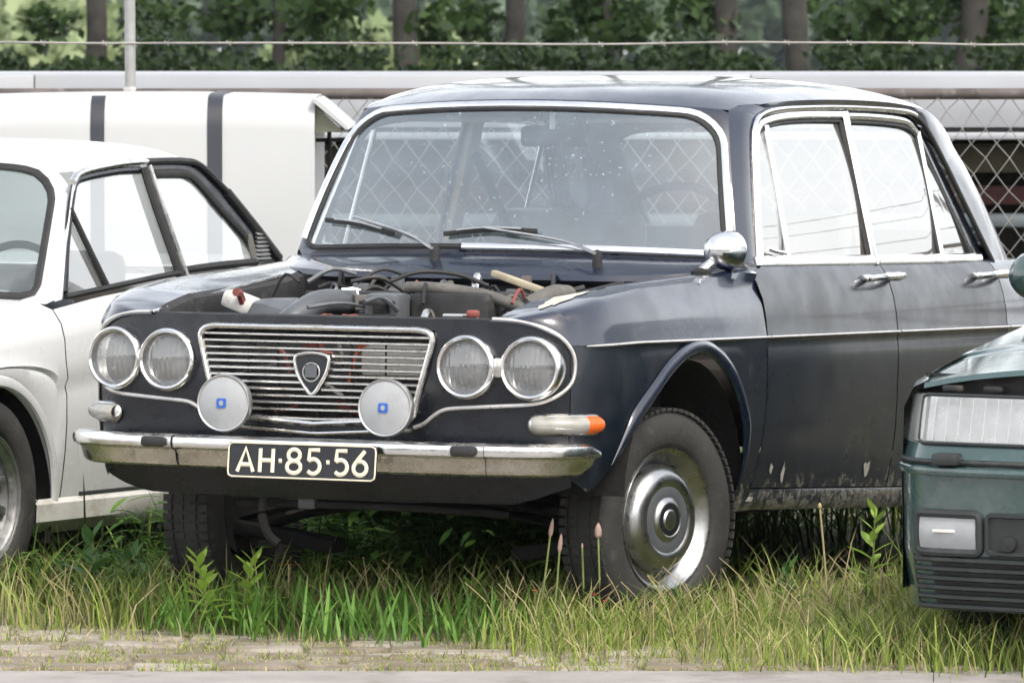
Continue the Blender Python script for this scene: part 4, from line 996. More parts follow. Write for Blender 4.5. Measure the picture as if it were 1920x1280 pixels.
# cabin
box('dashboard', (WCX, .62, .77), (1.2, .3, .12), mask_black, wc, .04)
for x in (-.32, .32):
    st = bpy.data.objects.new('front_seat', None); link(st, wc); st.matrix_parent_inverse = Matrix.Translation(-Vector(wc.location))
    box('seat_back', (WCX + x, 1.22, .62), (.46, .14, .44), seat_m, st, .06, Matrix.Rotation(R(-16), 3, 'X')); box('headrest', (WCX + x, 1.29, .88), (.26, .08, .12), seat_m, st, .04); box('seat_cushion', (WCX + x, 1.08, .42), (.46, .46, .16), seat_m, st, .05)
tube('steering_wheel', [(WCX + .30 + .18 * math.cos(a), .86 + .06 * math.sin(a), .80 + .17 * math.sin(a)) for a in np.linspace(0, 2 * math.pi, 36, endpoint=False)], .012, rubber, wc, n=8, closed=True)
box('rear_bench', (WCX, 1.62, .60), (1.1, .3, .38), seat_m, wc, .08)
box('floor_pan', (WCX, 1.0, .215), (1.42, 3.3, .06), black, wc, .01)
for y in (WHY, 2.15):
    for sx in (1, -1):
        w_ = wheel('wheel', (0, 0, 0), 0, sx < 0, capped=False, Rw=.292, tw=.165, rimm=alloy); w_.parent = wc; wheel_face(w_); w_.location = (WCX + sx * .70 - wc.location.x, y - wc.location.y, .287)
        H = []
        for a in np.linspace(-.3, math.pi + .3, 16): H.append([(WCX + sx * .77, y + .375 * math.cos(a), .245 + .375 * math.sin(a)), (WCX + sx * .50, y + .375 * math.cos(a), .245 + .375 * math.sin(a))])
        grid('wheel_house', H + [], black, wc)
        box('wheel_house_wall', (WCX + sx * .50, y, .40), (.01, .8, .5), black, wc, 0)
# ================================================================== green hatchback (right)
gc = thing('hatchback_car', 'dark green hatchback at the right edge with rectangular headlamp and slotted bumper', 'car', (2.40, .9, 0))
GX = 2.40; GW = .80
grey_bowl = pbr('lamp_bowl_grey', (.42, .42, .41), .35, .8, var=.25, scale=14, dirt=[((.16, .16, .15), 9, .52, .6)])
def gfy(x): t = min(1, abs(x) / GW); return -.74 + .06 * t ** 2 + .16 * max(0, (t - .82) / .18) ** 2
def gp(x, z, d=0.0): return np.array([GX + x, gfy(x) + interp(z, [.15, .3, .52, .57, .69, .74], [.05, .0, -.012, .02, .055, .085]) - d, z])
xs = np.concatenate([np.linspace(-.80, -.6, 14), np.linspace(-.56, .56, 20), np.linspace(.6, .80, 14)])
gb = grid('bumper', [[gp(x, z) for z in np.linspace(.155, .515, 18)] for x in xs], green_paint, gc)
grid('bumper_top', [[gp(x, .515), gp(x, .522, -.015), gp(x, .524, -.05)] for x in xs], green_paint, gb)
for sx in (-1, 1):
    A = [[(GX + sx * (GW - .0 + .012 * math.sin(3 * t)), -.52 + .0 + t * .20, z) for z in np.linspace(.19, .515, 6)] for t in np.linspace(0, 1, 5)]
    grid('bumper_side', A, green_paint, gb, flip=sx > 0)
box('rub_strip', (GX - .60, -.715, .536), (.07, .06, .030), green_black, gb, .008)
tube('bumper_seam', [gp(x, .528, .0) for x in np.linspace(-.78, .78, 24)], .007, green_black, gb, n=6)
tube('bumper_edge', [gp(x, .505, .004) for x in np.linspace(-.78, .78, 24)], .010, green_paint, gb, n=8, r2=.012)
grid('headlamp_panel', [[gp(x, z) for z in np.linspace(.535, .572, 4)] for x in xs], green_paint, gc)
for sx in (-1, 1):
    hl = bpy.data.objects.new('headlamp', None); link(hl, gc); hl.matrix_parent_inverse = Matrix.Translation(-Vector(gc.location))
    X_ = np.linspace(.30, .695, 16)
    grid('headlamp_bowl', [[gp(sx * x, z, -.045 + .008 * math.sin(x * 25) ** 2) for z in np.linspace(.575, .690, 8)] for x in X_], grey_bowl, hl, flip=sx > 0)
    grid('headlamp_lens', [[gp(sx * x, z, .004 + .006 * math.sin((z - .575) / .115 * math.pi)) for z in np.linspace(.575, .690, 8)] for x in X_], head_glass, hl, flip=sx < 0)
    for k in range(11): tube('lens_flute', [gp(sx * (.34 + .035 * k), z, .008) for z in (.58, .63, .685)], .0015, head_glass, hl, n=5)
    tube('headlamp_seal', [gp(sx * x, z, .004) for x, z in densify(rrect(.298, .698, .573, .692, [(.01, .01)] * 4, 4), 60)], .005, green_black, hl, n=6, closed=True)
    il = bpy.data.objects.new('corner_lamp', None); link(il, gc); il.matrix_parent_inverse = Matrix.Translation(-Vector(gc.location))
    X2 = np.linspace(.704, .782, 8)
    grid('lamp_bowl', [[gp(sx * x, z, -.03) for z in np.linspace(.572, .690, 6)] for x in X2], white_plastic, il, flip=sx > 0)
    grid('lamp_lens', [[gp(sx * x, z - .10 * max(0, x - .76) * 2, .004) for z in np.linspace(.572, .690, 6)] for x in X2], head_glass, il, flip=sx < 0)
    fg = bpy.data.objects.new('fog_lamp', None); link(fg, gc); fg.matrix_parent_inverse = Matrix.Translation(-Vector(gc.location))
    tube('fog_surround', [gp(sx * x, z, .004) for x, z in densify(rrect(.512, .687, .303, .400, [(.012, .012)] * 4, 4), 60)], .011, green_black, fg, n=8, closed=True, hint=(0, 1, 0))
    grid('fog_lens', [[gp(sx * x, z, .006 + .008 * math.sin((z - .31) / .08 * math.pi)) for z in np.linspace(.310, .393, 7)] for x in np.linspace(.520, .679, 10)], fog_m, fg, flip=sx < 0)
    box('fog_mark', gp(sx * .607, .357, .017), (.06, .006, .008), white_plastic, fg, .002)
    tow = tube('tow_recess', [gp(sx * x, z, .004) for x, z in densify(rrect(.36, .49, .305, .40, [(.01, .01)] * 4, 4), 40)], .007, green_black, gb, n=6, closed=True, hint=(0, 1, 0))
    grid('recess_floor', [[gp(sx * x, z, .003) for z in (.308, .397)] for x in (.363, .487)], green_black, tow, flip=sx < 0)
    lathe('tow_cover', [(0, .02), (-.008, .018), (-.01, .001)], rubber, tow, n=20, axis='y', c=gp(sx * .43, .33, .006))
for k in range(6):
    tube('air_slat', [gp(x, .285 - .024 * k, .004) for x in np.linspace(-.70, .70, 22)], .008, green_black, gb, n=6, hint=(0, 1, 0), r2=.012)
grid('air_intake', [[gp(x, z, .003) for z in (.16, .295)] for x in np.linspace(-.71, .71, 22)], rubber, gb)
# bonnet, wings, scuttle
def gz(y): return interp(y, [-.68, -.6, -.5, -.3, 0, .3, .5], [.728, .738, .750, .778, .815, .850, .872])
A = []
for y in np.concatenate([[-.672], np.linspace(-.66, .45, 20)]):
    A.append([(GX + u * interp(y, [-.68, -.5, .4], [.705, .745, .752]), y + (.06 * u * u if y < -.3 else 0), gz(y) + .045 * (1 - u * u) - .012 * abs(u) ** 6 - (.012 if y == -.672 else 0)) for u in np.linspace(-1, 1, 21)])
grid('bonnet', A, green_paint, gc)
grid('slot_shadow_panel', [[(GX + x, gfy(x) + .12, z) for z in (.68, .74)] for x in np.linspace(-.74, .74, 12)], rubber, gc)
for k in range(6): box('radiator_clip', (GX - .62 + .11 * k, -.63, .708), (.05, .03, .014), bay_black, gc, .004)
for sx in (-1, 1):
    A = []
    for y in np.linspace(-.60, .45, 24):
        k = (y + .02) / .36; zb = .25 + .36 * math.sqrt(max(0, 1 - k * k)) if abs(k) < 1 else .2
        zt_ = gz(y) - .012; o_ = interp(y, [-.60, -.52, -.4, .4], [.035, .008, 0, 0])
        A.append([(GX + sx * x, y, z) for x, z in ((.735 - o_, zt_), (.775 - o_, zt_ - .02), (.80 - o_, zt_ - .07), (.805 - o_, zt_ * .5 + zb * .5), (.80 - o_, zb))])
    grid('front_wing', A, green_paint, gc, flip=sx > 0)
    A = [[(GX + sx * x, y, z) for x, z in ((.74, .872), (.79, .845), (.81, .7), (.81, .4), (.77, .2))] for y in np.linspace(.455, 2.9, 8)]
    grid('body_side', A, green_paint, gc, flip=sx > 0)
    A = [[(GX + sx * (.74 - .16 * t), y0 + (y1 - y0) * t, .905 + .47 * t) for t in (0, .5, 1)] for y0, y1 in ((.45, 1.05), (.6, 1.15), (2.6, 2.3), (2.9, 2.5))]
    grid('side_window', A, side_glass, gc, flip=sx > 0)
    mrr = bpy.data.objects.new('door_mirror', None); link(mrr, gc); mrr.matrix_parent_inverse = Matrix.Translation(-Vector(gc.location))
    lathe_on('mirror_shell', [(.07, .002), (.066, .03), (.05, .052), (.02, .064), (-.01, .066), (-.015, .06), (-.016, .001)], ring_frame((GX + sx * .838, .50, .948), (.1 * sx, -1, 0)), green_paint, mrr, n=24)
    box('mirror_arm', (GX + sx * .765, .52, .90), (.12, .05, .04), green_black, mrr, .012)
A = [[(GX + u * (.74 - .16 * t), .45 + .65 * t + .05 * u * u - .05, .905 + .47 * t) for t in np.linspace(0, 1, 6)] for u in np.linspace(-1, 1, 13)]
grid('windscreen', A, ws_glass, gc)
grid('roof', [[(GX + u * .58, y, 1.375 + .045 * (1 - u * u) - .03 * abs((y - 1.7) / .8) ** 2) for u in np.linspace(-1, 1, 11)] for y in np.linspace(1.05, 2.5, 8)], green_paint, gc)
grid('tailgate', [[(GX + u * (.74 - .16 * t), 2.95 - .45 * t, .5 + .87 * t) for t in np.linspace(0, 1, 5)] for u in np.linspace(-1, 1, 9)], green_paint, gc, flip=True)
box('floor_pan', (GX, 1.1, .24), (1.4, 3.4, .06), black, gc, .01)
box('cabin_interior', (GX, 1.6, .62), (1.3, 1.7, .55), seat_m, gc, .1)
for y in (-.02, 2.45):
    for sx in (1, -1):
        w_ = wheel('wheel', (0, 0, 0), 0, sx < 0, capped=False, Rw=.285, tw=.165, rimm=alloy); w_.parent = gc; w_.location = (sx * .71, y - gc.location.y, .282)
# ================================================================== white box trailer with stripes behind the coupe
tb0 = V(-1.65, 21.3); tbx = thing('box_trailer', 'white box trailer body with two dark vertical stripes behind the white coupe', 'trailer', tb0)
def TBP(a, d, z): return V(a, d, z)
prof = [(20.70, .55), (20.70, 1.27), (20.715, 1.325), (20.745, 1.362), (20.79, 1.380), (20.90, 1.388), (21.5, 1.392), (21.75, 1.36), (21.82, 1.30), (21.82, .55)]
def tbz(a, z): return z + (.022 * math.cos((a + 1.3) * 1.6) - .012 if z > .9 else 0)
def tsw(a0, a1, off, n=14, pr=prof):
    A = []
    c = np.array([21.25, .95])
    for a in np.linspace(a0, a1, n):
        row = []
        for d, z in pr:
            v = np.array([d, z]) - c; v = v * (1 + off / np.linalg.norm(v)); row.append(TBP(a, c[0] + v[0], tbz(a, c[1] + v[1])))
        A.append(row)
    return A
grid('trailer_shell', tsw(-2.75, -.685, 0, 24), white_box, tbx, flip=False)
M('trailer_end', [TBP(-.687, d, tbz(-.687, z)) for d, z in prof], [tuple(range(len(prof)))], white_box, tbx, smooth=False)
M('trailer_end', [TBP(-2.748, d, tbz(-2.748, z)) for d, z in prof], [tuple(range(len(prof)))[::-1]], white_box, tbx, smooth=False)
ex = lambda x: (x - 960) / 11180 * 20.7
grid('dark_stripe', tsw(ex(389), ex(417), .004, 3, prof[:8]), dark_blue, tbx)
grid('dark_stripe', tsw(ex(170), ex(196), .004, 3, prof[:5]), dark_blue, tbx)
fl_ = [[TBP(a, d, z) for a, z in ((-.690, 1.385), (-.66, 1.365), (-.572, 1.287), (-.569, 1.275), (-.578, 1.276), (-.668, 1.352), (-.69, 1.37))] for d in np.linspace(20.70, 21.8, 5)]
grid('end_flap', fl_, white_box, tbx, flip=True)
M('flap_side', fl_[0], [tuple(range(7))], white_box, tbx, smooth=False)
under = pbr('olive_lining', (.30, .30, .22), .8, var=.2)
grid('flap_lining', [[TBP(a, d, z) for a, z in ((-.686, 1.364), (-.582, 1.273))] for d in (20.72, 21.78)], under, tbx)
M('flap_gusset', [TBP(-.684, 20.76, 1.36), TBP(-.684, 20.76, 1.262), TBP(-.59, 20.76, 1.270)], [(0, 1, 2)], under, tbx, smooth=False)
tube('flap_stay', [TBP(-.640, 20.9, 1.30), TBP(-.640, 20.9, .60)], .008, black, tbx)
tube('flap_rail', [TBP(-.69, 20.9, 1.235), TBP(-.58, 20.9, 1.238)], .007, black, tbx)
for a in (-2.2, -1.1):
    p = V(a, 21.25, .30); v, f = lathe_g([(-.08, .2), (-.09, .28), (.09, .28), (.08, .2), (.05, .02)], 28, 'y'); M('trailer_wheel', v + p, f, tyre_m, tbx)
box('trailer_chassis', V(-1.7, 21.25, .50), (2.0, .9, .08), black, tbx, .01, Matrix.Rotation(PSI, 3, 'Z'))
# ================================================================== chain-link fence with barbed wire
FD = 22.3
fe = thing('chain_link_fence', 'chain-link fence with rusty top rail and a strand of barbed wire behind the cars', 'fence', V(0, FD))
CW, CH = .092, .116
def zig(a0, a1, ztop_=1.375, zbot=.02):
    gs = []; n = int((a1 - a0) / (CW / 2)); m = int((ztop_ - zbot) / (CH / 2))
    for i in range(n):
        a = a0 + i * CW / 2; s = 1 if i % 2 == 0 else -1
        P = []
        for k in range(m + 1):
            side = (k % 2) if i % 2 == 0 else 1 - (k % 2)
            na = a + side * CW / 2; P.append(V(na + .005 * math.sin(na * 9.1 + k * 2.3) + .003 * math.sin(na * 41 + k), FD + (.004 if k % 2 else -.004) + .01 * math.sin(na * 3 + k * .4), ztop_ - k * CH / 2 + .005 * math.sin(na * 7.7 + k * 1.7)))
        gs.append(tube_g(P, .0022, 4, hint=(-math.sin(PSI), math.cos(PSI), 0), caps=False))
    return join(gs)
o = M('chain_link', *zig(-3.2, 12.5), wire_m, fe, smooth=False); o['kind'] = 'stuff'
def rail_path(a0, a1, z, n, amp, seed, d=FD):
    r_ = np.random.default_rng(seed); return np.array([V(a, d + r_.normal() * amp * .5, z + r_.normal() * amp) for a in np.linspace(a0, a1, n)])
tube('top_rail', cr(rail_path(-6, 14, 1.387, 30, .0012, 3), 120), .021, rust_rail, fe, n=12)
tube('bottom_wire', rail_path(-6, 14, .06, 20, .004, 4), .003, wire_m, fe, n=5)
bwp = cr(rail_path(-6, 14, 1.576, 60, .0035, 5), 260)
gs = [tube_g(bwp, .0042, 5)]
for i in range(4, 258, 3):
    p = bwp[i]
    for s in (1, -1): gs.append(tube_g([p + (-.009 * s, 0, -.009), p, p + (.009 * s, 0, .010)], .0016, 4))
M('barbed_wire', *join(gs), wire_m, fe)
for z_, sd_ in ((1.82, 9), (1.98, 12)):
    bwp = cr(rail_path(-6, 14, z_, 60, .004, sd_), 200); gs = [tube_g(bwp, .0035, 5)]
    for i in range(4, 198, 3): gs.append(tube_g([bwp[i] + (-.012, 0, -.012), bwp[i] + (.012, 0, .014)], .0022, 4))
    M('barbed_wire', *join(gs), wire_m, fe)
for a in (-1.428 - 3.5, -1.428, 2.07, 5.57, 9.07, 12.57):
    tube('fence_post', [V(a, FD + .035, 0), V(a, FD + .035, 1.36), V(a, FD + .02, 1.55), V(a + .002, FD - .03, 2.02)], .020, steel, fe, n=10)
    box('rail_clamp', V(a, FD + .01, 1.387), (.05, .06, .05), steel, fe, .008, Matrix.Rotation(PSI, 3, 'Z'))
# ================================================================== long pale trailer behind the fence
TD = 25.0
lt = thing('flatbed_trailer', 'long pale grey drop-side trailer standing behind the chain-link fence', 'trailer', V(0, TD + 1))
pale = pbr('pale_panel', (.35, .36, .385), .45, .15, var=.05, scale=2, dirt=[((.38, .36, .33), 3, .58, .35)])
rot26 = Matrix.Rotation(PSI, 3, 'Z')
for k in range(6):
    a = -8.0 + 3.0 * k; box('side_board', V(a + 1.5, TD, 1.335), (2.996, .03, .22), pale, lt, .006, rot26)
box('deck', V(1.0, TD + 1.15, 1.445), (18, 2.30, .012), pale, lt, .002, rot26)
box('deck_rail', V(1.0, TD - .01, 1.190), (18, .06, .030), pale, lt, .006, rot26)
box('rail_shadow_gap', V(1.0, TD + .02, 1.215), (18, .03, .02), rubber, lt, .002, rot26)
olive = pbr('olive_beam', (.055, .05, .03), .8, var=.3); maroon = pbr('maroon_beam', (.06, .018, .018), .8, var=.3); teal = pbr('grey_beam', (.10, .12, .13), .7, var=.3)
box('chassis_beam', V(1.0, TD + .35, 1.09), (17.5, .10, .12), olive, lt, .01, rot26); box('chassis_beam', V(1.0, TD + .5, .93), (17.5, .10, .08), maroon, lt, .01, rot26); box('under_run_bar', V(1.0, TD + .2, .83), (17.5, .08, .06), teal, lt, .02, rot26)
box('load_skirt', V(1.0, TD + .95, .70), (17.5, .06, .95), black, lt, .01, rot26)
for a in (-6.5, -5.2, 3.2, 4.5, 8.6):
    p = V(a, TD + .45, .48); v, f = lathe_g([(-.13, .2), (-.15, .44), (-.12, .48), (.12, .48), (.15, .44), (.13, .2), (.06, .02)], 30, 'y'); M('trailer_wheel', v + p, f, tyre_m, lt)
# ================================================================== ground
def vsheet(name, a0, a1, d0, d1, z, mat, na=2, nd=2, kind='structure', fn=None):
    A = [[V(a, d, z + (fn(a, d) if fn else 0)) for d in np.linspace(d0, d1, nd)] for a in np.linspace(a0, a1, na)]
    o = grid(name, A, mat, None, flip=False); o['kind'] = kind; return o
soil = pbr('soil', (.085, .075, .048), .95, scale=2.2, col2=(.16, .14, .09), bump=.6, bscale=40, dirt=[((.045, .065, .02), 1.5, .48, .8)])
asph = pbr('worn_concrete', (.28, .26, .245), .9, var=.16, scale=5, bump=.35, bscale=120, dirt=[((.15, .13, .10), 4, .52, .6), ((.34, .32, .30), 30, .6, .4)])
g0 = vsheet('ground', -900, 900, -300, 1800, -.03, soil, 3, 3)
vsheet('road', -60, 60, 4, 14.86, .004, asph, 30, 6)
vsheet('verge', -14, 16, 15.98, 24, 0.0, soil, 60, 30, fn=lambda a, d: .018 * math.sin(a * 2.3 + d) * math.sin(d * 1.7) if d > 16.2 else 0)
# pavers, brick by brick
pav = [pbr('paver_grey', (.24, .205, .165), .9, var=.25, scale=18, bump=.5, bscale=150, coords='pos', dirt=[((.15, .125, .08), 5, .44, .85)]), pbr('paver_pale', (.31, .275, .235), .9, var=.2, scale=16, bump=.5, bscale=150, coords='pos', dirt=[((.20, .165, .11), 5, .46, .8)]), pbr('paver_warm', (.22, .185, .15), .9, var=.2, scale=18, bump=.5, bscale=150, coords='pos', dirt=[((.16, .135, .085), 5, .44, .85)])]
pave = vsheet('pavement', -30, 30, 14.80, 16.02, .003, pbr('joint_sand', (.15, .125, .085), .95, var=.3, scale=30, bump=.5), 40, 3)
bv, bf = box_g((0, 0, 0), (.205, .098, .07), .009, seg=1)
pms = []
for m_ in pav:
    me = bpy.data.meshes.new('paver'); me.from_pydata([tuple(v) for v in bv.tolist()], [], bf); me.materials.append(m_); pms.append(me)
NB = 0
for r_ in range(10):
    for c_ in range(28):
        a = -3.0 + .2145 * c_ + (.107 if r_ % 2 else 0) + random.uniform(-.003, .003); d = 14.905 + .1075 * r_ + random.uniform(-.003, .003)
        o = bpy.data.objects.new('paver', pms[random.choice((0, 0, 1, 1, 2))]); link(o, pave)
        p = V(a, d, -.0245 + random.uniform(-.006, .006)); o.location = tuple(p)
        o.rotation_euler = (R(random.uniform(-1.6, 1.6)), R(random.uniform(-1, 1)), PSI + R(random.uniform(-1, 1))); NB += 1
# ================================================================== vegetation
grass_m = leafmat('grass', None, None, .6, .3, attr=True)
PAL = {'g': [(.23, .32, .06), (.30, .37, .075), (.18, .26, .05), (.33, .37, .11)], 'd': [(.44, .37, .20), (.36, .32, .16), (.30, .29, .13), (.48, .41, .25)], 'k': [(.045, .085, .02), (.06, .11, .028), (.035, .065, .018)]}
def blades(name, items, label=None):
    """items: (a, d, height, width, palette key)"""
    vs_, fs, cs = [], [], []
    for (a, d, h, wd_, key) in items:
        b = V(a, d, 0); ang = random.uniform(0, 2 * math.pi); lean = h * random.uniform(.1, .75); dirx, diry = math.cos(ang), math.sin(ang)
        fa = random.uniform(0, math.pi); wx, wy = math.cos(fa) * wd_ / 2, math.sin(fa) * wd_ / 2
        base = len(vs_); col = random.choice(PAL[key]); j = random.uniform(.75, 1.3)
        c = (min(1, col[0] * j), min(1, col[1] * j), col[2] * j, 1)
        for t, ww in ((0, 1), (.45, .85), (.8, .5)):
            x, y, z = b[0] + dirx * lean * t * t, b[1] + diry * lean * t * t, h * (t - .18 * t * t)
            vs_ += [(x - wx * ww, y - wy * ww, z), (x + wx * ww, y + wy * ww, z)]
        vs_.append((b[0] + dirx * lean, b[1] + diry * lean, h * .82))
        fs += [(base, base + 1, base + 3, base + 2), (base + 2, base + 3, base + 5, base + 4), (base + 4, base + 5, base + 6)]
        cs += [c] * 7
    me = bpy.data.meshes.new(name); me.from_pydata(vs_, [], fs); me.materials.append(grass_m)
    at = me.color_attributes.new('Col', 'FLOAT_COLOR', 'POINT'); at.data.foreach_set('color', np.array(cs, dtype=np.float32).ravel())
    o = link(bpy.data.objects.new(name, me)); setp(o, label, 'grass', None, 'stuff'); return o
def tongue(a, d):   # density of the thick clump that spreads over the pavement on the right
    k = ((a - 1.0) / 1.15) ** 2 + ((d - 15.45) / .68) ** 2
    return max(0, 1 - k) ** .6
def clump(a, d):
    n = .5 + .22 * math.sin(a * 7.3 + 2 * math.sin(d * 5.1)) + .20 * math.sin(d * 11.7 + 3 * math.sin(a * 3.7) + 1) + .14 * math.sin(a * 23 + d * 17)
    return min(1, max(0, n))
items = []
for _ in range(40000):                      # strip in front of the cars
    a, d = random.uniform(-3, 3.4), random.uniform(15.2, 17.2); edge = 15.95 + .10 * math.sin(a * 5) + .07 * math.sin(a * 13 + 1)
    if d < edge and random.random() > .30 * max(0, (d - 15.15) / .8) ** 2: continue
    cl = clump(a, d)
    if random.random() > .25 + cl: continue
    h = random.uniform(.02, .12) * (.45 + 1.1 * cl) * (1 + .7 * (random.random() < .12)); items.append((a, d, h, random.uniform(.0018, .0048), random.choices('gdk', (.42 + .3 * cl, .52 - .3 * cl, .06) if d < 16.3 else (.5 + .3 * cl, .38 - .3 * cl, .12))[0]))
for _ in range(36000):
    a, d = random.uniform(-.3, 2.6), random.uniform(14.75, 16.2)
    if random.random() > tongue(a, d): continue
    cl = clump(a, d)
    if random.random() > .35 + cl: continue
    items.append((a, d, random.uniform(.03, .13) * (.5 + cl), random.uniform(.0018, .0048), random.choices('gdk', (.55 + .25 * cl, .40 - .25 * cl, .05))[0]))
for _ in range(4200):                       # right-hand verge under the green car's nose
    a, d = random.uniform(.6, 3.2), random.uniform(15.3, 16.6)
    items.append((a, d, random.uniform(.04, .19), random.uniform(.003, .008), random.choices('gdk', (.55, .38, .07))[0]))
for _ in range(800):                       # ragged taller blades in front of the bumper and wheels
    a, d = random.uniform(-2.6, 2.4), random.uniform(15.75, 16.5)
    if clump(a * 1.7, d) < .45: continue
    items.append((a, d, random.uniform(.13, .30), random.uniform(.003, .007), random.choices('gdk', (.65, .25, .10))[0]))
for _ in range(1600):                       # rank growth hiding the foot of the green car
    a, d = random.uniform(1.0, 2.6), random.uniform(15.35, 16.3); items.append((a, d, random.uniform(.08, .24), random.uniform(.003, .008), random.choices('gdk', (.55, .3, .15))[0]))
for (wx, wy) in ((.68, -.02), (-.60, -.02), (-1.45, -.065), (1.7, -.1)):      # thicker tufts round the tyres
    for _ in range(1100):
        an = random.uniform(0, 6.28); rr_ = .16 + abs(random.gauss(0, .17)); x, y = wx + rr_ * math.cos(an) * .8, wy - .22 + rr_ * math.sin(an)
        dx, dy = x - CAM[0], y - CAM[1]; items.append((dx * math.cos(PSI) + dy * math.sin(PSI), -dx * math.sin(PSI) + dy * math.cos(PSI), random.uniform(.05, .2), random.uniform(.003, .007), random.choices('gdk', (.6, .2, .2))[0]))
blades('verge_grass', items, 'yellowish green grass along the edge of the paving in front of the cars')
items = []
for _ in range(560):                        # tufts in the joints
    ca, cd_ = random.uniform(-3, 3), random.choice([14.855 + .1075 * k for k in range(11)])
    for _ in range(random.randint(5, 26)): items.append((ca + random.gauss(0, .045), cd_ + random.gauss(0, .014), random.uniform(.01, .045), random.uniform(.002, .005), random.choices('gd', (.7, .3))[0]))
for _ in range(16000):
    ca = random.uniform(-3, 3); items.append((ca, random.choice([14.855 + .1075 * k for k in range(11)]) + random.gauss(0, .012), random.uniform(.006, .022), random.uniform(.002, .005), random.choices('gd', (.35, .65))[0]))
for _ in range(70):                         # mats of dead grass and dust on the paving
    ca, cd_ = random.uniform(-2.6, 2.6), random.uniform(14.85, 16.0)
    for _ in range(random.randint(30, 110)): items.append((ca + random.gauss(0, .12), cd_ + random.gauss(0, .035), random.uniform(.008, .028), random.uniform(.003, .007), random.choices('gd', (.35, .65))[0]))
blades('joint_grass', items, 'small tufts of grass and straw in the joints between the pavers')
items = []
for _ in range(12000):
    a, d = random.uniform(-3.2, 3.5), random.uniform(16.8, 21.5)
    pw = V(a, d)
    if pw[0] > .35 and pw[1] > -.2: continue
    items.append((a, d, random.uniform(.06, .30) * (1 if random.random() < .85 else 1.4), random.uniform(.004, .010), random.choices('gdk', (.12, .0, .88))[0]))  # nearly all dark palette: the cars' shade is put into the blade colour
blades('shade_grass', items, 'long green grass under and behind the cars, darkened in colour for the shade')
# leafy weeds, each a plant
leaf_g = leafmat('weed_leaf', (.26, .40, .055), (.36, .52, .10), .5, .35)
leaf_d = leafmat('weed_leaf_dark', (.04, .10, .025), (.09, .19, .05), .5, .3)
stem_m = pbr('stem', (.16, .20, .06), .7, var=.2, scale=20); stem_dry = pbr('dry_stem', (.36, .30, .15), .8, var=.2, scale=20)
def leaf_g_(p, dr, L, wd_, droop):
    dr = np.asarray(dr, float); dr /= np.linalg.norm(dr); s = np.cross(dr, (0, 0, 1)); s /= np.linalg.norm(s) + 1e-9
    vs_ = []
    for t, ww in ((0, .12), (.25, .8), (.5, 1), (.78, .6)):
        q = p + dr * L * t + np.array([0, 0, -droop * L * t * t]); vs_ += [q - s * wd_ * ww / 2, q + np.array([0, 0, -.12 * wd_]), q + s * wd_ * ww / 2]
    vs_.append(p + dr * L + np.array([0, 0, -droop * L])); f = []
    for k in range(3): f += [(3 * k, 3 * k + 1, 3 * k + 4, 3 * k + 3), (3 * k + 1, 3 * k + 2, 3 * k + 5, 3 * k + 4)]
    f += [(9, 10, 12), (10, 11, 12)]; return np.array(vs_), f
def weed(a, d, h, n, L, label, mat, seed, lean=(0, 0), wd_=.33):
    r_ = np.random.default_rng(seed); b = V(a, d, 0); t_ = thing('leafy_weed', label, 'plant', b, 'tall leafy weeds in front of the cars')
    top = b + np.array([lean[0], lean[1], h]); st = cr([b, b * .5 + top * .5 + r_.normal(0, .006, 3), top], 8)
    tube('stem', st, np.linspace(.0045, .002, 8), stem_m, t_, n=6)
    for k in range(n):
        f = .22 + .76 * k / (n - 1); p = b + (top - b) * f; an = k * 2.4 + r_.uniform(-.3, .3); l = L * (1.05 - .55 * f) * r_.uniform(.8, 1.15)
        up_ = .25 + .9 * f
        M('leaf', *leaf_g_(p, (math.cos(an), math.sin(an), up_), l, l * wd_, .45 * (1.1 - f)), mat, t_)
def aw(px, d): return (px - 960) / 11180 * d
WD = [(400, 15.75, .215, 22, .11, 'bright green leafy weed in front of the far front tyre of the dark saloon', leaf_g, (-.045, -.01)), (455, 15.8, .21, 22, .11, 'bright green leafy weed just right of its twin before the far front tyre', leaf_g, (.03, 0)),
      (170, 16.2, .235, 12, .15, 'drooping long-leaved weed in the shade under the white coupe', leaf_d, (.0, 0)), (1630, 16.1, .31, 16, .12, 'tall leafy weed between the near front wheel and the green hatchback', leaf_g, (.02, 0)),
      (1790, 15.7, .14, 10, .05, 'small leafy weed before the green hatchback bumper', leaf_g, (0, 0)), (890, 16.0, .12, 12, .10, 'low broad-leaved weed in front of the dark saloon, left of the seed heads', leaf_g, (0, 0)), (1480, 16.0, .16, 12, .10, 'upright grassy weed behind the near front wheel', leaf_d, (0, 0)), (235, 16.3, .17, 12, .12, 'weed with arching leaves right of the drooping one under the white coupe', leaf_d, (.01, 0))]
for k, (px, d, h, n, L, lab, m_, ln) in enumerate(WD): weed(aw(px, d), d, h, n, L, lab, m_, 100 + k, ln)
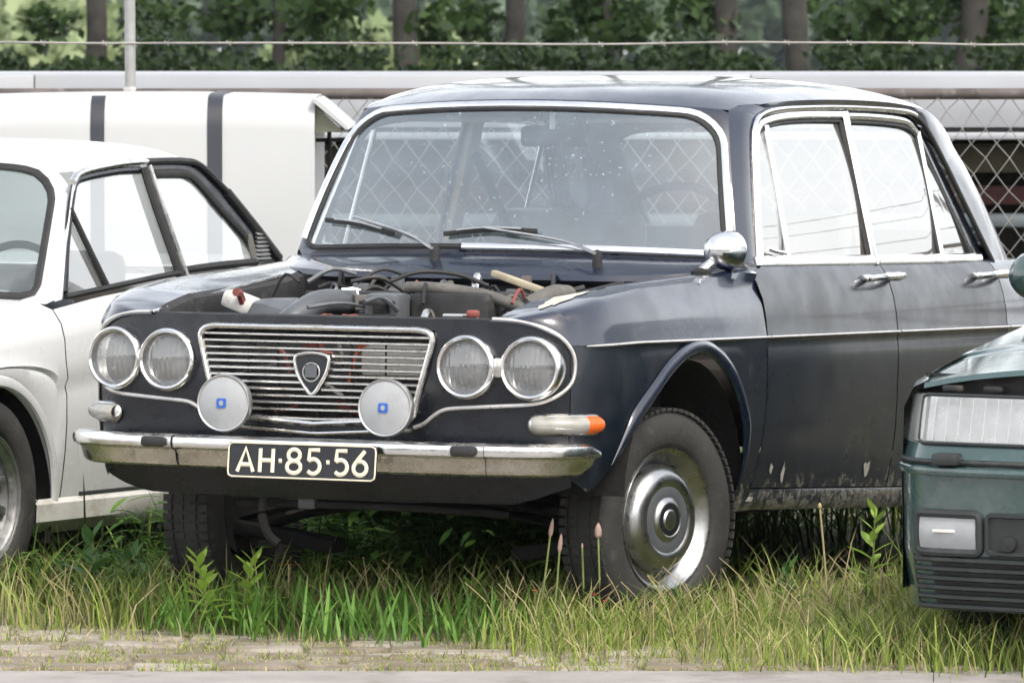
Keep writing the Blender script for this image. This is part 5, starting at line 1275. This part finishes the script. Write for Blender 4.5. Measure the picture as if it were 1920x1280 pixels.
# bushy green growth under the saloon's nose
r_ = np.random.default_rng(5); gs = []
for k in range(1500):
    a, d = r_.uniform(aw(440, 17), aw(1080, 17)), r_.uniform(16.5, 19.0); p = V(a, d, r_.uniform(.0, .30) * (1 - .5 * abs((a + .3) / .9))); an = r_.uniform(0, 6.28)
    gs.append(leaf_g_(p, (math.cos(an), math.sin(an), r_.uniform(-.1, .9)), r_.uniform(.05, .12), r_.uniform(.014, .03), r_.uniform(.1, .6)))
for k in range(2200):
    x, y = r_.uniform(-1.30, -.80), r_.uniform(-.1, 3.0); an = r_.uniform(0, 6.28); p = np.array([x, y, r_.uniform(.0, .26) * (1 if y > .4 else .5)])
    gs.append(leaf_g_(p, (math.cos(an), math.sin(an), r_.uniform(-.1, .9)), r_.uniform(.05, .12), r_.uniform(.012, .03), r_.uniform(.1, .6)))
for k in range(420):
    x, y = r_.uniform(-.45, .50), r_.uniform(-.85, -.35); an = r_.uniform(0, 6.28); p = np.array([x, y, 0.0])
    gs.append(leaf_g_(p, (math.cos(an), math.sin(an), r_.uniform(1.2, 3.5)), r_.uniform(.10, .24), r_.uniform(.006, .012), r_.uniform(.1, .4)))
for k in range(2600):
    x, y = r_.uniform(-.85, -.1), r_.uniform(.5, 3.3); an = r_.uniform(0, 6.28); p = np.array([x, y, r_.uniform(.0, .24)])
    gs.append(leaf_g_(p, (math.cos(an), math.sin(an), r_.uniform(-.1, .9)), r_.uniform(.06, .13), r_.uniform(.015, .035), r_.uniform(.1, .6)))
o = M('undergrowth', *join(gs), leafmat('undergrowth_leaf', (.07, .18, .03), (.20, .36, .07), .5, .35)); setp(o, 'mass of green leaves growing under the nose of the dark saloon', 'undergrowth', None, 'stuff')
# seed heads, each a stalk with a head
pink = pbr('seed_head', (.34, .24, .20), .9, var=.25, scale=60); redm = pbr('red_petal', (.55, .02, .02), .6, var=.2); yel = pbr('yellow_petal', (.75, .55, .03), .6); orl = pbr('orange_leaf', (.55, .17, .03), .7)
def seedstalk(px, d, h, lean, label, head=.042, hr=.0062, mat=pink, hm=True):
    b = V(aw(px, d), d, 0); t_ = thing('seed_stalk', label, 'grass stalk', b, 'grass stalks with seed heads'); top = b + np.array([lean[0], lean[1], h]); 
    tube('stalk', cr([b, (b + top) / 2 + (.004, 0, 0), top], 8), .0028, stem_m if hm else stem_dry, t_, n=6)
    v = (top - b) / np.linalg.norm(top - b)
    tube('seed_head', [top + v * head * f for f in np.linspace(-.2, 1, 9)], [.002, hr * .8, hr, hr * .95, hr, hr * .85, hr * .7, hr * .5, .001], mat, t_, n=8)
seedstalk(1000, 15.55, .29, (.045, .01), 'leftmost of the tall pink seed heads before the near front wheel')
seedstalk(1030, 15.55, .25, (.03, .0), 'second tall pink seed head before the near front wheel, leaning right')
seedstalk(1122, 15.55, .285, (.0, 0), 'thick pink seed head standing upright before the near front tyre', .034, .010)
seedstalk(1092, 15.6, .25, (.0, 0), 'thin bare stalk between the pink seed heads', .012, .003)
seedstalk(1555, 15.9, .33, (-.025, 0), 'long thin stalk with tiny pale head beside the front door of the dark saloon', .014, .006, stem_dry, False)
seedstalk(1712, 15.4, .20, (0, 0), 'orange-tan seed head beside the green hatchback bumper', .05, .005, stem_dry, False)
seedstalk(1640, 15.75, .15, (.02, 0), 'short tan stalk before the tall leafy weed', .03, .005, stem_dry, False)
dsg = []
for k in range(220):
    px = random.choice([random.uniform(940, 1900), random.uniform(0, 1900)]); d = random.uniform(15.3, 15.95) if px > 900 else random.uniform(15.85, 16.2)
    b = V(aw(px, d), d, 0); h = random.uniform(.08, .2); ln = np.array([random.uniform(-.12, .12), random.uniform(-.05, .05), h])
    dsg.append(tube_g(cr([b, b + ln * (.4, .4, .65), b + ln], 7), np.linspace(.002, .001, 7), 4))
setp(M('dry_stalks', *join(dsg), stem_dry), 'thin dry straw stalks bending over in the verge grass', 'grass', None, 'stuff')
for (px, d, z, lab) in ((1115, 15.5, .135, 'small red flower left of its neighbour before the near tyre'), (1134, 15.48, .12, 'lower small red flower before the near tyre'), (1003, 15.5, .145, 'orange-red flower among the pink seed stalks')):
    b = V(aw(px, d), d, 0); t_ = thing('red_flower', lab, 'flower', b, 'small red flowers'); tube('stalk', [b, b + (0, 0, z)], .0015, stem_m, t_, n=5)
    for k in range(5):
        an = k * 1.257; M('petal', *leaf_g_(b + (0, 0, z), (math.cos(an), math.sin(an), .5), .009, .009, .2), redm if px > 1010 else orl, t_)
b = V(aw(532, 15.9), 15.9, 0); t_ = thing('yellow_flower', 'small yellow flower in the grass left of centre', 'flower', b); tube('stalk', [b, b + (0, 0, .09)], .0015, stem_m, t_, n=5)
for k in range(6): M('petal', *leaf_g_(b + (0, 0, .09), (math.cos(k), math.sin(k), .4), .010, .007, .2), yel, t_)
b = V(aw(540, 16.0), 16.0, 0); t_ = thing('orange_leaf_plant', 'stalk with an orange withered leaf under the saloon nose', 'plant', b); tube('stalk', [b, b + (0, 0, .17)], .0025, stem_dry, t_, n=5)
M('leaf', *leaf_g_(b + (-.02, 0, .17), (1, .2, .1), .05, .012, .1), orl, t_)
# ---- hedge and trees behind
def leafcloud(pts, size, r_, flat=.6):
    n = len(pts); P = np.asarray(pts); A_ = r_.normal(size=(n, 3)); A_ /= np.linalg.norm(A_, axis=1)[:, None]; B_ = np.cross(A_, r_.normal(size=(n, 3))); B_ /= np.linalg.norm(B_, axis=1)[:, None]
    s = size * r_.uniform(.6, 1.35, (n, 1)); w_ = s * flat
    vs_ = np.stack([P - A_ * s, P + B_ * w_, P + A_ * s, P - B_ * w_], 1).reshape(-1, 3); f = np.arange(4 * n).reshape(-1, 4)
    return vs_, f
def cloudmesh(name, pts, size, mat, parent, seed, flat=.6):
    v, f = leafcloud(pts, size, np.random.default_rng(seed), flat); me = bpy.data.meshes.new(name)
    me.vertices.add(len(v)); me.vertices.foreach_set('co', v.astype(np.float32).ravel()); me.loops.add(len(f) * 4); me.loops.foreach_set('vertex_index', f.astype(np.int32).ravel())
    me.polygons.add(len(f)); me.polygons.foreach_set('loop_start', np.arange(0, len(f) * 4, 4, dtype=np.int32)); me.update(); me.validate(); me.materials.append(mat)
    o = link(bpy.data.objects.new(name, me), parent)
    if parent is not None and parent.get('world_frame'): o.matrix_parent_inverse = Matrix.Translation(-Vector(parent.location))
    return o
hedge_l = leafmat('hedge_leaf', (.008, .019, .006), (.028, .052, .013), .5, .25); oak_l = leafmat('tree_leaf', (.016, .036, .010), (.05, .09, .024), .5, .3)
bark = pbr('bark', (.034, .032, .027), .95, var=.4, scale=7, bump=.8, bscale=14)
HD = 40.0
hd = thing('hedge', 'dense dark green hedge with uneven top running behind the fence', 'hedge', V(0, HD))
r_ = np.random.default_rng(11); pts = []
def htop(a): return 1.50 + .07 * math.sin(a * 2.1) + .07 * math.sin(a * 5.3 + 1) + .05 * math.sin(a * 11 + 2)
while len(pts) < 64000:
    a = r_.uniform(-7, 12) if len(pts) < 50000 else (r_.uniform(12, 40) if len(pts) < 57000 else r_.uniform(-25, -7)); d = HD + r_.normal(0, .55); z = r_.uniform(.6, 1.0) ** .6 * htop(a) if r_.random() < .8 else r_.uniform(0, 1.4)
    pts.append(V(a, d, z))
for cl in range(46):
    a0, d0 = r_.uniform(-7, 12), HD + r_.normal(0, .5); z0 = htop(a0); q = r_.integers(40, 130); hgt = r_.uniform(.03, .22)
    for _ in range(q): pts.append(V(a0 + r_.normal(0, .12), d0 + r_.normal(0, .15), z0 + hgt * r_.uniform(-.6, 1)))
cloudmesh('foliage', pts, .036, hedge_l, hd, 1)
for k in range(30):
    a = -7 + 19 * k / 30 + r_.uniform(-.2, .2); b = V(a, HD + r_.normal(0, .3), 0); tube('stem', [b, b + (r_.normal(0, .05), 0, .8), b + (r_.normal(0, .12), 0, htop(a))], [.03, .02, .008], bark, hd, n=5)
def tree(px, d, rr, label, seed, low=None, H_=10.0, n=1900, size=.10, lm=None, cr_=1.5):
    r_ = np.random.default_rng(seed); a = (px - 960) / 11180 * d; b = V(a, d, 0); t_ = thing('tree', label, 'tree', b, 'row of trees behind the hedge')
    tip = b + np.array([r_.normal(0, .3), r_.normal(0, .3), H_]); P = cr([b, b + (r_.normal(0, .03), 0, 1.2), b + (r_.normal(0, .07), 0, 1.9), b * .6 + tip * .4, tip], 30); tube('trunk', P, np.linspace(rr * 1.1, rr * .25, 30) * r_.uniform(.92, 1.08, 30), bark, t_, n=12, hint=(0, 1, 0))
    pts = []; gs = []
    for k in range(11):
        f = r_.uniform(.52, .97); p = b + (tip - b) * f; an = r_.uniform(0, 6.28); L = cr_ * r_.uniform(.6, 1.1) * (1.15 - f * .6); e = p + np.array([math.cos(an) * L, math.sin(an) * L, L * r_.uniform(.15, .6)])
        gs.append(tube_g([p, (p + e) / 2 + (0, 0, -.1), e], [rr * .4, rr * .25, rr * .08], 6))
        for c in range(3):
            q = p + (e - p) * r_.uniform(.45, 1.1); s = r_.uniform(.35, .75); m = int(n / 36); pts += list(q + r_.normal(0, 1, (m, 3)) * s * [.6, .6, .42])
    M('limb', *join(gs), bark, t_)
    if low:
        for (da, dz, s, m) in low: pts += list(V(a + da, d + .1, dz - .03) + r_.normal(0, 1, (m, 3)) * s * np.array([.75, .75, .6]))
    cloudmesh('crown', pts, size * .55, lm or oak_l, t_, seed + 1)
TD_ = [(182, 41.5, .075, 'tree trunk behind the fence post at the upper left', [(-.35, 1.75, .12, 120), (.4, 1.8, .14, 160)]), (762, 42, .095, 'trunk rising from the hedge above the left part of the saloon roof', [(-.6, 1.86, .18, 380), (.15, 1.72, .12, 140)]),
       (950, 43, .075, 'slim trunk just right of the one above the left part of the saloon roof', [(-.25, 1.78, .15, 200), (.35, 1.7, .1, 120)]), (1155, 44, .06, 'thin leafy trunk above the middle of the saloon roof', [(0, 1.75, .20, 420), (-.2, 1.9, .14, 180)]),
       (1368, 41, .085, 'left of the two dark bare trunks standing close together', [(-.25, 1.84, .11, 160), (-.1, 1.78, .1, 100)]), (1487, 41, .095, 'right of the two dark bare trunks standing close together', [(.05, 1.9, .06, 60)]), (1800, 43, .10, 'broad tree at the upper right corner', [(-.5, 1.8, .22, 520), (.4, 1.7, .2, 420), (.1, 1.9, .14, 200)]),
       (1640, 45, .05, 'leafy sapling left of the broad tree at the upper right', [(0, 1.75, .24, 520), (-.2, 1.62, .16, 240)]), (520, 44, .05, 'leafy sapling between the fence post and the first thick trunk', [(-.3, 1.82, .16, 320), (.2, 1.72, .16, 260)])]
for k, (px, d, rr, lab, low) in enumerate(TD_): tree(px, d, rr, lab, 300 + 7 * k, low)
# trees and hedge on the other side of the road, behind the photographer (seen only mirrored in paint, lamps and glass)
oh = thing('roadside_hedge', 'tall dark hedge across the road behind the photographer', 'hedge', V(0, -12))
r_ = np.random.default_rng(31); pts = [V(r_.uniform(-34, 34), -12 + r_.normal(0, .9), abs(r_.normal(0, 1)) * .1 + r_.uniform(0, 1) ** .8 * (3.6 + 1.1 * math.sin(q * .37) + .6 * math.sin(q * 1.3))) for q in np.linspace(0, 60, 15000)]
cloudmesh('foliage', pts, .22, hedge_l, oh, 77)
for k in range(16): b = V(-32 + 4.3 * k, -12, 0); tube('stem', [b, b + (0, 0, 1.5), b + (.1, 0, 3)], [.07, .05, .02], bark, oh, n=6)
# pale far trees beyond the field
far1 = leafmat('willow_leaf', (.20, .26, .13), (.33, .38, .21), .6, .3); far2 = leafmat('far_leaf_hazed', (.12, .18, .12), (.20, .27, .19), .6, .3)  # far wood leaves paled towards blue: haze put into their colour
r_ = np.random.default_rng(21)
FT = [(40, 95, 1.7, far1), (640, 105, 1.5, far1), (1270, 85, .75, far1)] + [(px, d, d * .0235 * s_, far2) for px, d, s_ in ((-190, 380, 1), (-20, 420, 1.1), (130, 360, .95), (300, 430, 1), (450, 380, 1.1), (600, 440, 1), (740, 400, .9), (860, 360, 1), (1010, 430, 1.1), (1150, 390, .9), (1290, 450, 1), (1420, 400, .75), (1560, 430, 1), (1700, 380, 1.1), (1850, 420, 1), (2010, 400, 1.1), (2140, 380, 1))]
ORD = 'first second third fourth fifth sixth seventh eighth ninth tenth eleventh twelfth thirteenth fourteenth fifteenth sixteenth seventeenth'.split()
LB = ['pale round willow at the far upper left', 'pale willow seen over the hedge left of the thick trunk', 'low pale bush beyond the hedge left of the twin trunks']
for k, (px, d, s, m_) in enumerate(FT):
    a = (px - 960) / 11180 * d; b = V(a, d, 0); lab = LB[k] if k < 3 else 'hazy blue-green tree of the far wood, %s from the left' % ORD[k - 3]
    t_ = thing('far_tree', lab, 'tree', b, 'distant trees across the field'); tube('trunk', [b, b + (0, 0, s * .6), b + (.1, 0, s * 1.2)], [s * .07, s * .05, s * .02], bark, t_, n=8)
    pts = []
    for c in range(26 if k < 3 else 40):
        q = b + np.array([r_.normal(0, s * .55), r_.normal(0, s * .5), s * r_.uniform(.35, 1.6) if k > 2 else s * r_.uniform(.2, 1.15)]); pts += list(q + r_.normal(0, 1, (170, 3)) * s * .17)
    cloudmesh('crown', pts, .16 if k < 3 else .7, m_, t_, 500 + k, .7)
meadow = pbr('meadow', (.17, .20, .075), .95, scale=.3, col2=(.28, .28, .12)); vsheet('meadow', -600, 600, 46, 900, -.02, meadow, 4, 4)
# ---- haze
hm = bpy.data.materials.new('haze'); hm.use_nodes = True; t = hm.node_tree; t.nodes.clear(); pv = t.nodes.new('ShaderNodeVolumePrincipled'); pv.inputs['Color'].default_value = (.80, .88, .97, 1); pv.inputs['Density'].default_value = .00015; pv.inputs['Anisotropy'].default_value = .2
oo = t.nodes.new('ShaderNodeOutputMaterial'); t.links.new(pv.outputs[0], oo.inputs['Volume'])
c0 = V(0, 700, 0)
hv, hf = box_g((c0[0], c0[1], 4.6), (2300, 2500, 12.4), 0, Matrix.Rotation(PSI, 3, 'Z'))
hz_o = M('haze', hv, hf, hm, None, smooth=False); hz_o['kind'] = 'stuff'
